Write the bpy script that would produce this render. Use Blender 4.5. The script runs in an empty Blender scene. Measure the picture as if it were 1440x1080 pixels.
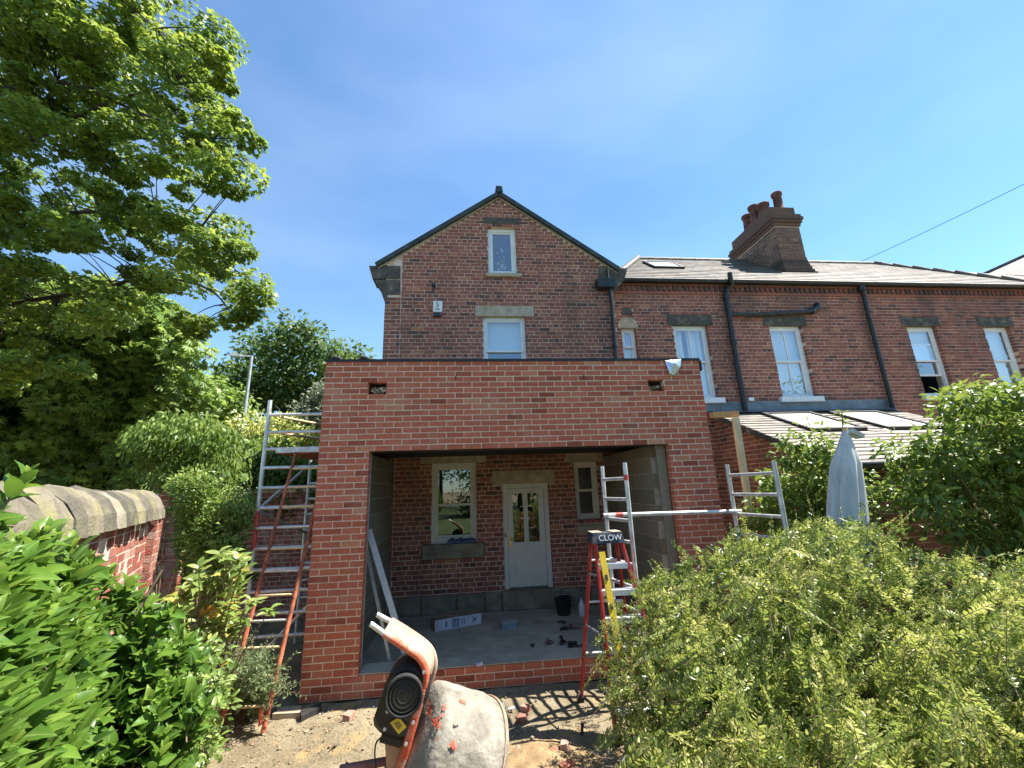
import bpy, math, random
import numpy as np
from mathutils import Vector, Matrix
random.seed(7)
rng = np.random.default_rng(7)
S = bpy.context.scene
COL = S.collection

# ------------------------------------------------------------------ camera, sky, sun, exposure
FPX = 580.0                                   # focal length in pixels of a 1440 wide picture
CAM = np.array([1.8964, -5.4045, 2.1927])
PITCH, YAW, ROLL = math.radians(14.1785), math.radians(5.8865), math.radians(-1.9828)
def cam_axes():
    cp, sp, cy, sy, cr, sr = math.cos(PITCH), math.sin(PITCH), math.cos(YAW), math.sin(YAW), math.cos(ROLL), math.sin(ROLL)
    f = np.array([sy*cp, cy*cp, sp]); r = np.array([cy, -sy, 0.0]); u = np.cross(r, f)
    return r*cr + u*sr, -r*sr + u*cr, f
RT, UP, FW = cam_axes()
cd = bpy.data.cameras.new('camera'); cam = bpy.data.objects.new('camera', cd); COL.objects.link(cam)
cd.sensor_width = 36; cd.lens = 36*FPX/1440; cd.clip_start = .05; cd.clip_end = 2000
m = Matrix.Identity(4)
for i in range(3):
    m[i][0], m[i][1], m[i][2], m[i][3] = RT[i], UP[i], -FW[i], CAM[i]
cam.matrix_world = m
S.camera = cam

SUN_DIR = Vector((.62, .05, 1)).normalized()
W = bpy.data.worlds.new('World'); S.world = W; W.use_nodes = True
nt = W.node_tree; nt.nodes.clear()
sky = nt.nodes.new('ShaderNodeTexSky'); sky.sky_type = 'NISHITA'; sky.sun_disc = False
sky.sun_elevation = math.asin(SUN_DIR.z); sky.sun_rotation = math.atan2(SUN_DIR.x, SUN_DIR.y)
sky.air_density = 1.0; sky.dust_density = .1; sky.ozone_density = 1.5; sky.altitude = 60
bg = nt.nodes.new('ShaderNodeBackground'); bg.inputs[1].default_value = .093
wo = nt.nodes.new('ShaderNodeOutputWorld')
tn = nt.nodes.new('ShaderNodeMix'); tn.data_type = 'RGBA'; tn.blend_type = 'MULTIPLY'; tn.inputs[0].default_value = 1
tn.inputs[7].default_value = (.67, .885, 1.0, 1)
nt.links.new(sky.outputs[0], tn.inputs[6])
# faint high wisps
tc = nt.nodes.new('ShaderNodeTexCoord'); mpw = nt.nodes.new('ShaderNodeMapping'); mpw.inputs['Scale'].default_value = (1.0, 1.6, 3.2); mpw.inputs['Location'].default_value = (.35, .2, .6)
nzw = nt.nodes.new('ShaderNodeTexNoise'); nzw.inputs['Scale'].default_value = 1.3; nzw.inputs['Detail'].default_value = 5; nzw.inputs['Roughness'].default_value = .5
nt.links.new(tc.outputs['Generated'], mpw.inputs[0]); nt.links.new(mpw.outputs[0], nzw.inputs['Vector'])
mrw = nt.nodes.new('ShaderNodeMapRange'); mrw.inputs[1].default_value = .36; mrw.inputs[2].default_value = .85; mrw.inputs[4].default_value = .22
nt.links.new(nzw.outputs[0], mrw.inputs[0])
cw = nt.nodes.new('ShaderNodeMix'); cw.data_type = 'RGBA'; cw.inputs[7].default_value = (4.6, 5.6, 6.4, 1)
nt.links.new(mrw.outputs[0], cw.inputs[0]); nt.links.new(tn.outputs[2], cw.inputs[6]); nt.links.new(cw.outputs[2], bg.inputs[0]); nt.links.new(bg.outputs[0], wo.inputs[0])
sd = bpy.data.lights.new('sun', 'SUN'); sd.energy = 5.0; sd.angle = math.radians(.55); sd.color = (1, .95, .86)
sun = bpy.data.objects.new('sun', sd); COL.objects.link(sun); sun.location = (20, 2, 30)
sun.rotation_euler = SUN_DIR.to_track_quat('Z', 'Y').to_euler()
S.view_settings.view_transform = 'Standard'; S.view_settings.look = 'None'
S.view_settings.exposure = 1.55; S.view_settings.gamma = 1; S.view_settings.use_curve_mapping = False
S.render.engine = 'CYCLES'
S.cycles.max_bounces = 8; S.cycles.transparent_max_bounces = 12

# ------------------------------------------------------------------ measuring helpers
def ray(u, v):
    return FW + RT*(u-720)/FPX + UP*(540-v)/FPX
def atY(u, v, Y):
    d = ray(u, v); return Vector(CAM + d*(Y-CAM[1])/d[1])
def atZ(u, v, Z):
    d = ray(u, v); return Vector(CAM + d*(Z-CAM[2])/d[2])
def atX(u, v, X):
    d = ray(u, v); return Vector(CAM + d*(X-CAM[0])/d[0])
def atD(u, v, D):
    return Vector(CAM + ray(u, v)*D)
def proj(P):
    d = np.asarray(P, float) - CAM
    w = d@FW
    w = np.where(np.abs(w) < 1e-4, 1e-4, w)
    return 720+FPX*(d@RT)/w, 540-FPX*(d@UP)/w, w

# ------------------------------------------------------------------ materials
def mat(name, cols, rough=.8, noise=6, namt=.25, bump=.3, bscale=60, metal=0, spec=.4, tint=False,
        dirt=None, dscale=1.2, damt=.5, stretch=None, coat=0, streak=None):
    """cols: list of (position, rgb) for a ramp over the piece's own tint (or over noise)."""
    M = bpy.data.materials.new(name); M.use_nodes = True
    n, l = M.node_tree.nodes, M.node_tree.links
    b = n['Principled BSDF']
    geo = n.new('ShaderNodeNewGeometry'); pos = geo.outputs['Position']
    if stretch:
        mp = n.new('ShaderNodeMapping'); mp.inputs['Scale'].default_value = stretch
        l.new(pos, mp.inputs[0]); pos = mp.outputs[0]
    nz = n.new('ShaderNodeTexNoise'); nz.inputs['Scale'].default_value = noise; nz.inputs['Detail'].default_value = 6
    nz.inputs['Roughness'].default_value = .65
    l.new(pos, nz.inputs['Vector'])
    rp = n.new('ShaderNodeValToRGB'); els = rp.color_ramp.elements
    while len(els) > 1: els.remove(els[-1])
    for i, (p, c) in enumerate(cols):
        e = els[0] if i == 0 else els.new(p)
        e.position = p; e.color = (*c, 1)
    if tint:
        at = n.new('ShaderNodeAttribute'); at.attribute_name = 'tint'; l.new(at.outputs['Fac'], rp.inputs[0])
    else:
        st = n.new('ShaderNodeMapRange'); st.inputs[1].default_value = .25; st.inputs[2].default_value = .75
        l.new(nz.outputs[0], st.inputs[0]); l.new(st.outputs[0], rp.inputs[0])
    hs = n.new('ShaderNodeHueSaturation'); l.new(rp.outputs[0], hs.inputs['Color'])
    vr = n.new('ShaderNodeMapRange'); vr.inputs[1].default_value = .25; vr.inputs[2].default_value = .75
    vr.inputs[3].default_value = 1-namt; vr.inputs[4].default_value = 1+namt
    l.new(nz.outputs[0], vr.inputs[0]); l.new(vr.outputs[0], hs.inputs['Value'])
    out = hs.outputs[0]
    if dirt:
        dz = n.new('ShaderNodeTexNoise'); dz.inputs['Scale'].default_value = dscale; dz.inputs['Detail'].default_value = 5
        dpos = pos
        if streak:
            ms = n.new('ShaderNodeMapping'); ms.inputs['Scale'].default_value = streak; l.new(geo.outputs['Position'], ms.inputs[0]); dpos = ms.outputs[0]
        l.new(dpos, dz.inputs['Vector'])
        dr = n.new('ShaderNodeMapRange'); dr.inputs[1].default_value = .5; dr.inputs[2].default_value = .72
        dr.inputs[3].default_value = 0; dr.inputs[4].default_value = damt
        l.new(dz.outputs[0], dr.inputs[0])
        mx = n.new('ShaderNodeMix'); mx.data_type = 'RGBA'
        l.new(dr.outputs[0], mx.inputs[0]); l.new(out, mx.inputs[6]); mx.inputs[7].default_value = (*dirt, 1)
        out = mx.outputs[2]
    l.new(out, b.inputs['Base Color'])
    b.inputs['Roughness'].default_value = rough; b.inputs['Metallic'].default_value = metal
    b.inputs['Specular IOR Level'].default_value = spec
    if coat: b.inputs['Coat Weight'].default_value = coat
    if bump:
        bz = n.new('ShaderNodeTexNoise'); bz.inputs['Scale'].default_value = bscale; bz.inputs['Detail'].default_value = 5
        l.new(pos, bz.inputs['Vector'])
        bp = n.new('ShaderNodeBump'); bp.inputs['Strength'].default_value = bump; bp.inputs['Distance'].default_value = .01
        l.new(bz.outputs[0], bp.inputs['Height']); l.new(bp.outputs[0], b.inputs['Normal'])
    return M

def leafmat(name, cols, trans=.35, rough=.45, spec=.4):
    M = bpy.data.materials.new(name); M.use_nodes = True
    n, l = M.node_tree.nodes, M.node_tree.links
    b = n['Principled BSDF']; o = n['Material Output']
    at = n.new('ShaderNodeAttribute'); at.attribute_name = 'tint'
    rp = n.new('ShaderNodeValToRGB'); els = rp.color_ramp.elements
    while len(els) > 1: els.remove(els[-1])
    for i, (p, c) in enumerate(cols):
        e = els[0] if i == 0 else els.new(p); e.position = p; e.color = (*c, 1)
    l.new(at.outputs['Fac'], rp.inputs[0])
    ra = n.new('ShaderNodeAttribute'); ra.attribute_name = 'rib'; pw = n.new('ShaderNodeMath'); pw.operation = 'POWER'; pw.inputs[1].default_value = 14
    l.new(ra.outputs['Fac'], pw.inputs[0]); sc_ = n.new('ShaderNodeMath'); sc_.operation = 'MULTIPLY'; sc_.inputs[1].default_value = .55; l.new(pw.outputs[0], sc_.inputs[0])
    geo = n.new('ShaderNodeNewGeometry'); nz = n.new('ShaderNodeTexNoise'); nz.inputs['Scale'].default_value = 9; nz.inputs['Detail'].default_value = 3; l.new(geo.outputs['Position'], nz.inputs['Vector'])
    vr = n.new('ShaderNodeMapRange'); vr.inputs[1].default_value = .3; vr.inputs[2].default_value = .7; vr.inputs[3].default_value = .75; vr.inputs[4].default_value = 1.25; l.new(nz.outputs[0], vr.inputs[0])
    hv = n.new('ShaderNodeHueSaturation'); l.new(rp.outputs[0], hv.inputs['Color']); l.new(vr.outputs[0], hv.inputs['Value'])
    mr = n.new('ShaderNodeMix'); mr.data_type = 'RGBA'; l.new(sc_.outputs[0], mr.inputs[0]); l.new(hv.outputs[0], mr.inputs[6]); mr.inputs[7].default_value = (.30, .38, .14, 1)
    l.new(mr.outputs[2], b.inputs['Base Color'])
    b.inputs['Roughness'].default_value = rough; b.inputs['Specular IOR Level'].default_value = spec
    t = n.new('ShaderNodeBsdfTranslucent')
    hs = n.new('ShaderNodeHueSaturation'); hs.inputs['Hue'].default_value = .485; hs.inputs['Saturation'].default_value = 1.0
    hs.inputs['Value'].default_value = 1.5
    l.new(rp.outputs[0], hs.inputs['Color']); l.new(hs.outputs[0], t.inputs[0])
    mx = n.new('ShaderNodeMixShader'); mx.inputs[0].default_value = trans
    l.new(b.outputs[0], mx.inputs[1]); l.new(t.outputs[0], mx.inputs[2]); l.new(mx.outputs[0], o.inputs[0])
    return M

def glassmat(name, refl=.1, tintc=(.95, .97, .97), edge=1.0):
    M = bpy.data.materials.new(name); M.use_nodes = True
    n, l = M.node_tree.nodes, M.node_tree.links
    n.remove(n['Principled BSDF']); o = n['Material Output']
    tr = n.new('ShaderNodeBsdfTransparent'); tr.inputs[0].default_value = (*tintc, 1)
    gl = n.new('ShaderNodeBsdfGlossy'); gl.inputs['Roughness'].default_value = .015; gl.inputs[0].default_value = (1, 1, 1, 1)
    lw = n.new('ShaderNodeLayerWeight'); lw.inputs['Blend'].default_value = .5      # two-sided Schlick term
    p5 = n.new('ShaderNodeMath'); p5.operation = 'POWER'; p5.inputs[1].default_value = 5; l.new(lw.outputs['Facing'], p5.inputs[0])
    ad = n.new('ShaderNodeMath'); ad.operation = 'MULTIPLY_ADD'; ad.inputs[1].default_value = .9*edge; ad.inputs[2].default_value = refl+.04*edge; ad.use_clamp = True
    mx = n.new('ShaderNodeMixShader')
    l.new(p5.outputs[0], ad.inputs[0]); l.new(ad.outputs[0], mx.inputs[0])
    l.new(tr.outputs[0], mx.inputs[1]); l.new(gl.outputs[0], mx.inputs[2]); l.new(mx.outputs[0], o.inputs[0])
    return M

M = {}
M['newbrick'] = mat('new_red_brick', [(0, (.26, .070, .043)), (.12, (.36, .100, .060)), (.5, (.465, .136, .080)), (.9, (.51, .165, .095)), (1, (.54, .24, .14))],
                    noise=26, namt=.20, bump=.5, bscale=140, rough=.9, spec=.2, tint=True, dirt=(.50, .30, .21), dscale=2.6, damt=.38)
M['newmortar'] = mat('fresh_mortar', [(0, (.60, .455, .335)), (1, (.76, .595, .45))], noise=14, namt=.12, bump=.3, rough=.95, spec=.1)
M['oldbrick'] = mat('weathered_brick', [(0, (.11, .062, .054)), (.14, (.165, .078, .062)), (.3, (.235, .090, .066)), (.6, (.305, .110, .077)), (.9, (.35, .138, .092)), (1, (.42, .18, .10))],
                    noise=22, namt=.32, bump=.6, bscale=110, rough=.9, spec=.2, tint=True, dirt=(.085, .06, .052), dscale=1.6, damt=.55, streak=(1, 1, .28))
M['sootbrick'] = mat('sooty_brick', [(0, (.085, .062, .052)), (.4, (.18, .105, .082)), (.8, (.25, .14, .105)), (1, (.30, .17, .12))], noise=14, namt=.3, bump=.5, rough=.95, spec=.15, tint=True, dirt=(.08, .085, .05), dscale=2, damt=.4)
M['oldmortar'] = mat('old_mortar', [(0, (.52, .39, .30)), (1, (.72, .56, .44))], noise=9, namt=.2, bump=.4, rough=.95, spec=.1, dirt=(.20, .155, .125), dscale=1.6, damt=.6, streak=(1, 1, .28))
M['wallbrick'] = mat('garden_brick', [(0, (.20, .075, .06)), (.5, (.30, .095, .065)), (.85, (.34, .14, .095)), (1, (.42, .32, .26))],
                     noise=20, namt=.4, bump=.7, bscale=90, rough=.92, spec=.2, tint=True, dirt=(.45, .36, .29), dscale=6, damt=.55)
M['stone'] = mat('pale_sandstone', [(0, (.36, .28, .19)), (1, (.50, .41, .30))], noise=7, namt=.18, bump=.4, rough=.9, dirt=(.18, .14, .10), dscale=2.5, damt=.35)
M['darkstone'] = mat('sooty_sandstone', [(0, (.045, .04, .035)), (.6, (.10, .088, .07)), (1, (.27, .22, .15))], noise=5, namt=.3, bump=.5, rough=.9)
M['greystone'] = mat('grey_plinth_stone', [(0, (.17, .14, .098)), (1, (.27, .23, .165))], noise=5, namt=.25, bump=.5, rough=.9, dirt=(.08, .075, .065), dscale=3, damt=.5)
M['mossstone'] = mat('lichen_stone', [(0, (.085, .078, .062)), (.4, (.15, .13, .098)), (.75, (.20, .175, .13)), (1, (.25, .225, .175))], noise=9, namt=.3, bump=.9, bscale=45, rough=.95, spec=.15, tint=True, dirt=(.24, .225, .085), dscale=5, damt=.55)
M['white'] = mat('white_paint', [(0, (.70, .70, .68)), (1, (.80, .80, .78))], noise=4, namt=.06, bump=.05, rough=.45)
M['cream'] = mat('cream_paint', [(0, (.60, .57, .50)), (1, (.70, .67, .60))], noise=5, namt=.08, bump=.1, rough=.5, dirt=(.35, .32, .27), dscale=5, damt=.3)
M['bluewhite'] = mat('white_sill_paint', [(0, (.68, .70, .71)), (1, (.76, .78, .79))], noise=5, namt=.06, bump=.1, rough=.6)
M['black'] = mat('black_painted_iron', [(0, (.012, .013, .014)), (1, (.03, .032, .034))], noise=9, namt=.25, bump=.15, rough=.42)
M['darkverge'] = mat('dark_slate_edge', [(0, (.022, .03, .03)), (1, (.06, .072, .068))], noise=6, namt=.3, bump=.3, rough=.7)
M['slate'] = mat('roof_slate', [(0, (.09, .08, .068)), (.5, (.125, .110, .093)), (1, (.165, .145, .125))], noise=5, namt=.22, bump=.4, rough=.65, spec=.22, tint=True, dirt=(.20, .165, .12), dscale=1.2, damt=.4)
M['tile'] = mat('stone_roof_tile', [(0, (.19, .162, .135)), (.5, (.25, .215, .18)), (1, (.31, .275, .23))], noise=7, namt=.22, bump=.5, rough=.75, tint=True)
M['farslate'] = mat('far_slate', [(0, (.06, .062, .068)), (1, (.10, .10, .105))], noise=5, namt=.2, bump=.3, rough=.7, spec=.2, tint=True)
M['lead'] = mat('lead_sheet', [(0, (.12, .135, .15)), (1, (.22, .24, .26))], noise=3, namt=.2, bump=.15, rough=.5, metal=.2)
M['concrete'] = mat('concrete_floor', [(0, (.34, .285, .205)), (1, (.48, .41, .31))], noise=3, namt=.14, bump=.25, rough=.85, dirt=(.12, .11, .10), dscale=1.6, damt=.45)
M['block'] = mat('concrete_block', [(0, (.19, .165, .115)), (1, (.25, .22, .16))], noise=18, namt=.18, bump=.6, bscale=120, rough=.95, tint=True)
M['blockmortar'] = mat('pale_block_mortar', [(0, (.33, .31, .26)), (1, (.44, .41, .35))], noise=10, namt=.15, bump=.3, rough=.95)
M['galv'] = mat('galvanised_steel', [(0, (.36, .38, .39)), (1, (.55, .57, .58))], noise=8, namt=.15, bump=.05, rough=.4, metal=.6)
M['alu'] = mat('scuffed_aluminium', [(0, (.55, .55, .55)), (1, (.74, .74, .73))], noise=10, namt=.18, bump=.12, rough=.42, metal=.45, dirt=(.42, .36, .30), dscale=9, damt=.6)
M['alured'] = mat('red_taped_aluminium', [(0, (.45, .05, .045)), (1, (.60, .12, .10))], noise=12, namt=.3, bump=.1, rough=.5)
M['timber'] = mat('new_softwood', [(0, (.56, .41, .22)), (1, (.70, .54, .33))], noise=5, namt=.15, bump=.2, rough=.75, stretch=(8, 8, .7))
M['timberorange'] = mat('orange_softwood', [(0, (.46, .22, .08)), (1, (.60, .33, .13))], noise=5, namt=.15, bump=.2, rough=.75, stretch=(8, 8, .7))
M['redwood'] = mat('worn_red_pole', [(0, (.10, .055, .04)), (.35, (.25, .075, .04)), (.7, (.42, .12, .055)), (1, (.45, .30, .20))], noise=7, namt=.35, bump=.4, rough=.8)
M['redfg'] = mat('red_fibreglass', [(0, (.40, .035, .035)), (1, (.52, .06, .05))], noise=5, namt=.12, bump=.05, rough=.4, dirt=(.5, .30, .26), dscale=7, damt=.35)
M['navy'] = mat('navy_plastic', [(0, (.018, .024, .04)), (1, (.035, .045, .07))], noise=7, namt=.2, bump=.1, rough=.5, dirt=(.3, .28, .25), dscale=8, damt=.4)
M['yellow'] = mat('yellow_enamel', [(0, (.70, .47, .03)), (1, (.80, .58, .06))], noise=8, namt=.1, bump=.05, rough=.4, dirt=(.35, .26, .1), dscale=18, damt=.5)
M['whiteprint'] = mat('white_lettering', [(0, (.78, .78, .78)), (1, (.82, .82, .82))], noise=4, namt=.02, bump=0, rough=.6)
M['blackprint'] = mat('dark_lettering', [(0, (.02, .03, .03)), (1, (.03, .04, .04))], noise=4, namt=.02, bump=0, rough=.6)
M['drum'] = mat('cement_caked_steel', [(0, (.13, .118, .095)), (.45, (.235, .213, .172)), (1, (.31, .285, .235))], noise=7, namt=.22, bump=1.0, bscale=28, rough=.95, spec=.15)
M['orange'] = mat('worn_orange_paint', [(0, (.52, .075, .03)), (.5, (.62, .11, .05)), (1, (.60, .22, .14))], noise=9, namt=.2, bump=.25, rough=.6, dirt=(.50, .40, .31), dscale=11, damt=.7)
M['pinkplate'] = mat('cement_dusted_orange', [(0, (.42, .20, .13)), (.5, (.40, .27, .19)), (1, (.42, .33, .25))], noise=6, namt=.12, bump=.4, rough=.85, dirt=(.32, .24, .17), dscale=13, damt=.5)
M['motor'] = mat('dusty_black_plastic', [(0, (.008, .0075, .007)), (.6, (.016, .015, .014)), (1, (.05, .045, .04))], noise=8, namt=.3, bump=.2, rough=.5)
M['tan'] = mat('dusty_orange_panel', [(0, (.34, .18, .09)), (1, (.50, .30, .18))], noise=5, namt=.2, bump=.2, rough=.8)
M['plum'] = mat('plum_steel', [(0, (.15, .06, .06)), (1, (.26, .11, .10))], noise=7, namt=.2, bump=.2, rough=.6)
M['rubber'] = mat('rubber', [(0, (.015, .015, .015)), (1, (.035, .033, .03))], noise=7, namt=.2, bump=.2, rough=.8)
M['canvas'] = mat('grey_canvas', [(0, (.45, .465, .465)), (1, (.60, .61, .60))], noise=3, namt=.1, bump=.25, bscale=200, rough=.9, stretch=(3, 3, .6), dirt=(.26, .34, .30), dscale=5, damt=.35)
M['card'] = mat('white_card', [(0, (.46, .45, .52)), (1, (.58, .57, .64))], noise=5, namt=.06, bump=.05, rough=.7)
M['browncard'] = mat('brown_card', [(0, (.22, .15, .10)), (1, (.32, .23, .15))], noise=5, namt=.1, bump=.1, rough=.85)
M['plasticpink'] = mat('pale_pink_plastic', [(0, (.62, .50, .52)), (1, (.72, .60, .61))], noise=6, namt=.1, bump=.1, rough=.45)
M['clear'] = mat('cloudy_polythene', [(0, (.52, .55, .57)), (1, (.70, .72, .73))], noise=6, namt=.1, bump=.6, bscale=25, rough=.25)
M['foil'] = mat('silver_foil', [(0, (.55, .56, .58)), (1, (.8, .8, .82))], noise=6, namt=.2, bump=.6, bscale=40, rough=.25, metal=.9)
M['membrane'] = mat('black_membrane', [(0, (.012, .012, .013)), (1, (.03, .03, .032))], noise=8, namt=.2, bump=.3, rough=.5)
M['insul'] = mat('yellow_insulation', [(0, (.50, .40, .20)), (1, (.70, .60, .42))], noise=14, namt=.25, bump=.8, rough=.95)
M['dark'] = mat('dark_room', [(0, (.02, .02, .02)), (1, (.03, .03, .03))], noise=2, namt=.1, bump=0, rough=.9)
M['blind'] = mat('pale_blind', [(0, (.55, .62, .64)), (1, (.64, .70, .71))], noise=2, namt=.05, bump=.05, rough=.8)
M['curtain'] = mat('pale_curtain', [(0, (.62, .66, .68)), (1, (.76, .79, .80))], noise=2, namt=.06, bump=.05, rough=.85, stretch=(6, 6, .3))
M['terracotta'] = mat('sooty_terracotta', [(0, (.045, .032, .028)), (.5, (.13, .055, .04)), (1, (.22, .10, .07))], noise=5, namt=.3, bump=.3, rough=.9)
M['bark'] = mat('bark', [(0, (.025, .02, .016)), (1, (.075, .06, .048))], noise=8, namt=.3, bump=.8, bscale=30, rough=.95)
M['twig'] = mat('brown_twig', [(0, (.11, .075, .045)), (1, (.24, .18, .11))], noise=12, namt=.3, bump=.2, rough=.9)
M['brass'] = mat('brass', [(0, (.55, .38, .12)), (1, (.7, .5, .2))], noise=6, namt=.1, bump=0, rough=.3, metal=.9)
M['blueplastic'] = mat('blue_grey_plastic', [(0, (.16, .22, .26)), (1, (.24, .31, .35))], noise=6, namt=.1, bump=.05, rough=.5)
M['bluecloth'] = mat('blue_cloth', [(0, (.05, .07, .16)), (1, (.12, .15, .28))], noise=9, namt=.2, bump=.4, rough=.9)
M['rubble'] = mat('rubble', [(0, (.11, .085, .06)), (.3, (.22, .17, .115)), (.6, (.31, .25, .17)), (.9, (.36, .20, .13)), (1, (.50, .44, .35))], noise=25, namt=.25, bump=.4, rough=.95, tint=True)
M['render'] = mat('pale_render', [(0, (.50, .49, .46)), (1, (.62, .61, .58))], noise=2, namt=.08, bump=.1, rough=.9)
M['bluetube'] = mat('bluish_white_steel', [(0, (.48, .51, .54)), (1, (.62, .65, .68))], noise=6, namt=.1, bump=.05, rough=.4)
M['glass'] = glassmat('window_glass', .22)
M['glassdark'] = glassmat('ground_floor_glass', .11)
M['glasssky'] = glassmat('rooflight_glass', .02, edge=.25)

# ground
def groundmat():
    G = bpy.data.materials.new('sandy_soil'); G.use_nodes = True
    n, l = G.node_tree.nodes, G.node_tree.links; b = n['Principled BSDF']
    geo = n.new('ShaderNodeNewGeometry')
    def noise(s, d=8, r=.65):
        z = n.new('ShaderNodeTexNoise'); z.inputs['Scale'].default_value = s; z.inputs['Detail'].default_value = d
        z.inputs['Roughness'].default_value = r; l.new(geo.outputs['Position'], z.inputs['Vector']); return z.outputs[0]
    def ramp(x, els_):
        rp = n.new('ShaderNodeValToRGB'); els = rp.color_ramp.elements
        while len(els) > 1: els.remove(els[-1])
        for i, (p, c) in enumerate(els_):
            e = els[0] if i == 0 else els.new(p); e.position = p; e.color = (*c, 1)
        l.new(x, rp.inputs[0]); return rp.outputs[0]
    base = ramp(noise(1.6), [(.3, (.15, .118, .074)), (.45, (.215, .176, .112)), (.58, (.27, .222, .145)), (.75, (.33, .275, .185))])
    fine = ramp(noise(38, 4), [(.3, (.5, .5, .5)), (.5, (.95, .95, .95)), (.7, (1.2, 1.2, 1.2))])
    mx = n.new('ShaderNodeMix'); mx.data_type = 'RGBA'; mx.blend_type = 'MULTIPLY'; mx.inputs[0].default_value = .8
    l.new(base, mx.inputs[6]); l.new(fine, mx.inputs[7])
    sandy = n.new('ShaderNodeMix'); sandy.data_type = 'RGBA'
    sm = n.new('ShaderNodeMapRange'); sm.inputs[1].default_value = .56; sm.inputs[2].default_value = .68; sm.inputs[4].default_value = .75
    l.new(noise(2.7, 4), sm.inputs[0]); l.new(sm.outputs[0], sandy.inputs[0])
    l.new(mx.outputs[2], sandy.inputs[6]); sandy.inputs[7].default_value = (.40, .27, .12, 1)
    l.new(sandy.outputs[2], b.inputs['Base Color']); b.inputs['Roughness'].default_value = .95
    b.inputs['Specular IOR Level'].default_value = .15
    bp = n.new('ShaderNodeBump'); bp.inputs['Strength'].default_value = .9; bp.inputs['Distance'].default_value = .02
    l.new(noise(55, 6), bp.inputs['Height']); l.new(bp.outputs[0], b.inputs['Normal'])
    return G
M['soil'] = groundmat()

LEAF = dict(
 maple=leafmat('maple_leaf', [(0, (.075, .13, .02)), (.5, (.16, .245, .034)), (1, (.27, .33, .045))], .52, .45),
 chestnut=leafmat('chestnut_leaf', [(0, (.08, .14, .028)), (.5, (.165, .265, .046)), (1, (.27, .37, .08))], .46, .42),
 far=leafmat('far_leaf', [(0, (.04, .08, .02)), (.5, (.075, .14, .025)), (1, (.12, .18, .035))], .42, .5),
 creeper=leafmat('creeper_leaf', [(0, (.045, .09, .015)), (.5, (.12, .20, .028)), (1, (.22, .29, .055))], .4, .5),
 shrub=leafmat('shrub_leaf', [(0, (.045, .09, .016)), (.5, (.115, .19, .03)), (1, (.21, .28, .055))], .35, .4),
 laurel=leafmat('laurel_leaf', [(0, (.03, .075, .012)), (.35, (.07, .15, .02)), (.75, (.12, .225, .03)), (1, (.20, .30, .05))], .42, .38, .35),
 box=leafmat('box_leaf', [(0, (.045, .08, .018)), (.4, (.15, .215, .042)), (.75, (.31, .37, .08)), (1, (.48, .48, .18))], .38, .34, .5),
 rhodo=leafmat('rosette_leaf', [(0, (.06, .11, .02)), (.5, (.15, .23, .045)), (.9, (.28, .34, .10)), (1, (.50, .30, .03))], .3, .35),
 needle=leafmat('needle_leaf', [(0, (.07, .13, .06)), (.6, (.19, .27, .12)), (1, (.34, .38, .20))], .4, .6),
 grey=leafmat('grey_leaf', [(0, (.07, .10, .05)), (1, (.20, .23, .15))], .3, .6),
)

# ------------------------------------------------------------------ objects
def tag(o, label=None, cat=None, group=None, kind=None):
    if label: o['label'] = label
    if cat: o['category'] = cat
    if group: o['group'] = group
    if kind: o['kind'] = kind
    return o
def thing(name, loc, label, cat, group=None):
    o = bpy.data.objects.new(name, None); COL.objects.link(o); o.location = loc; o.empty_display_size = .1
    return tag(o, label, cat, group)
def wloc(o):
    # parts keep their geometry in world space, so only a top-level root has an offset of its own
    return Vector(o.location) if o.parent is None else Vector((0, 0, 0))
def adopt(o, parent):
    if parent is not None:
        o.parent = parent; o.matrix_parent_inverse = Matrix.Translation(-wloc(parent))
    return o

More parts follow.
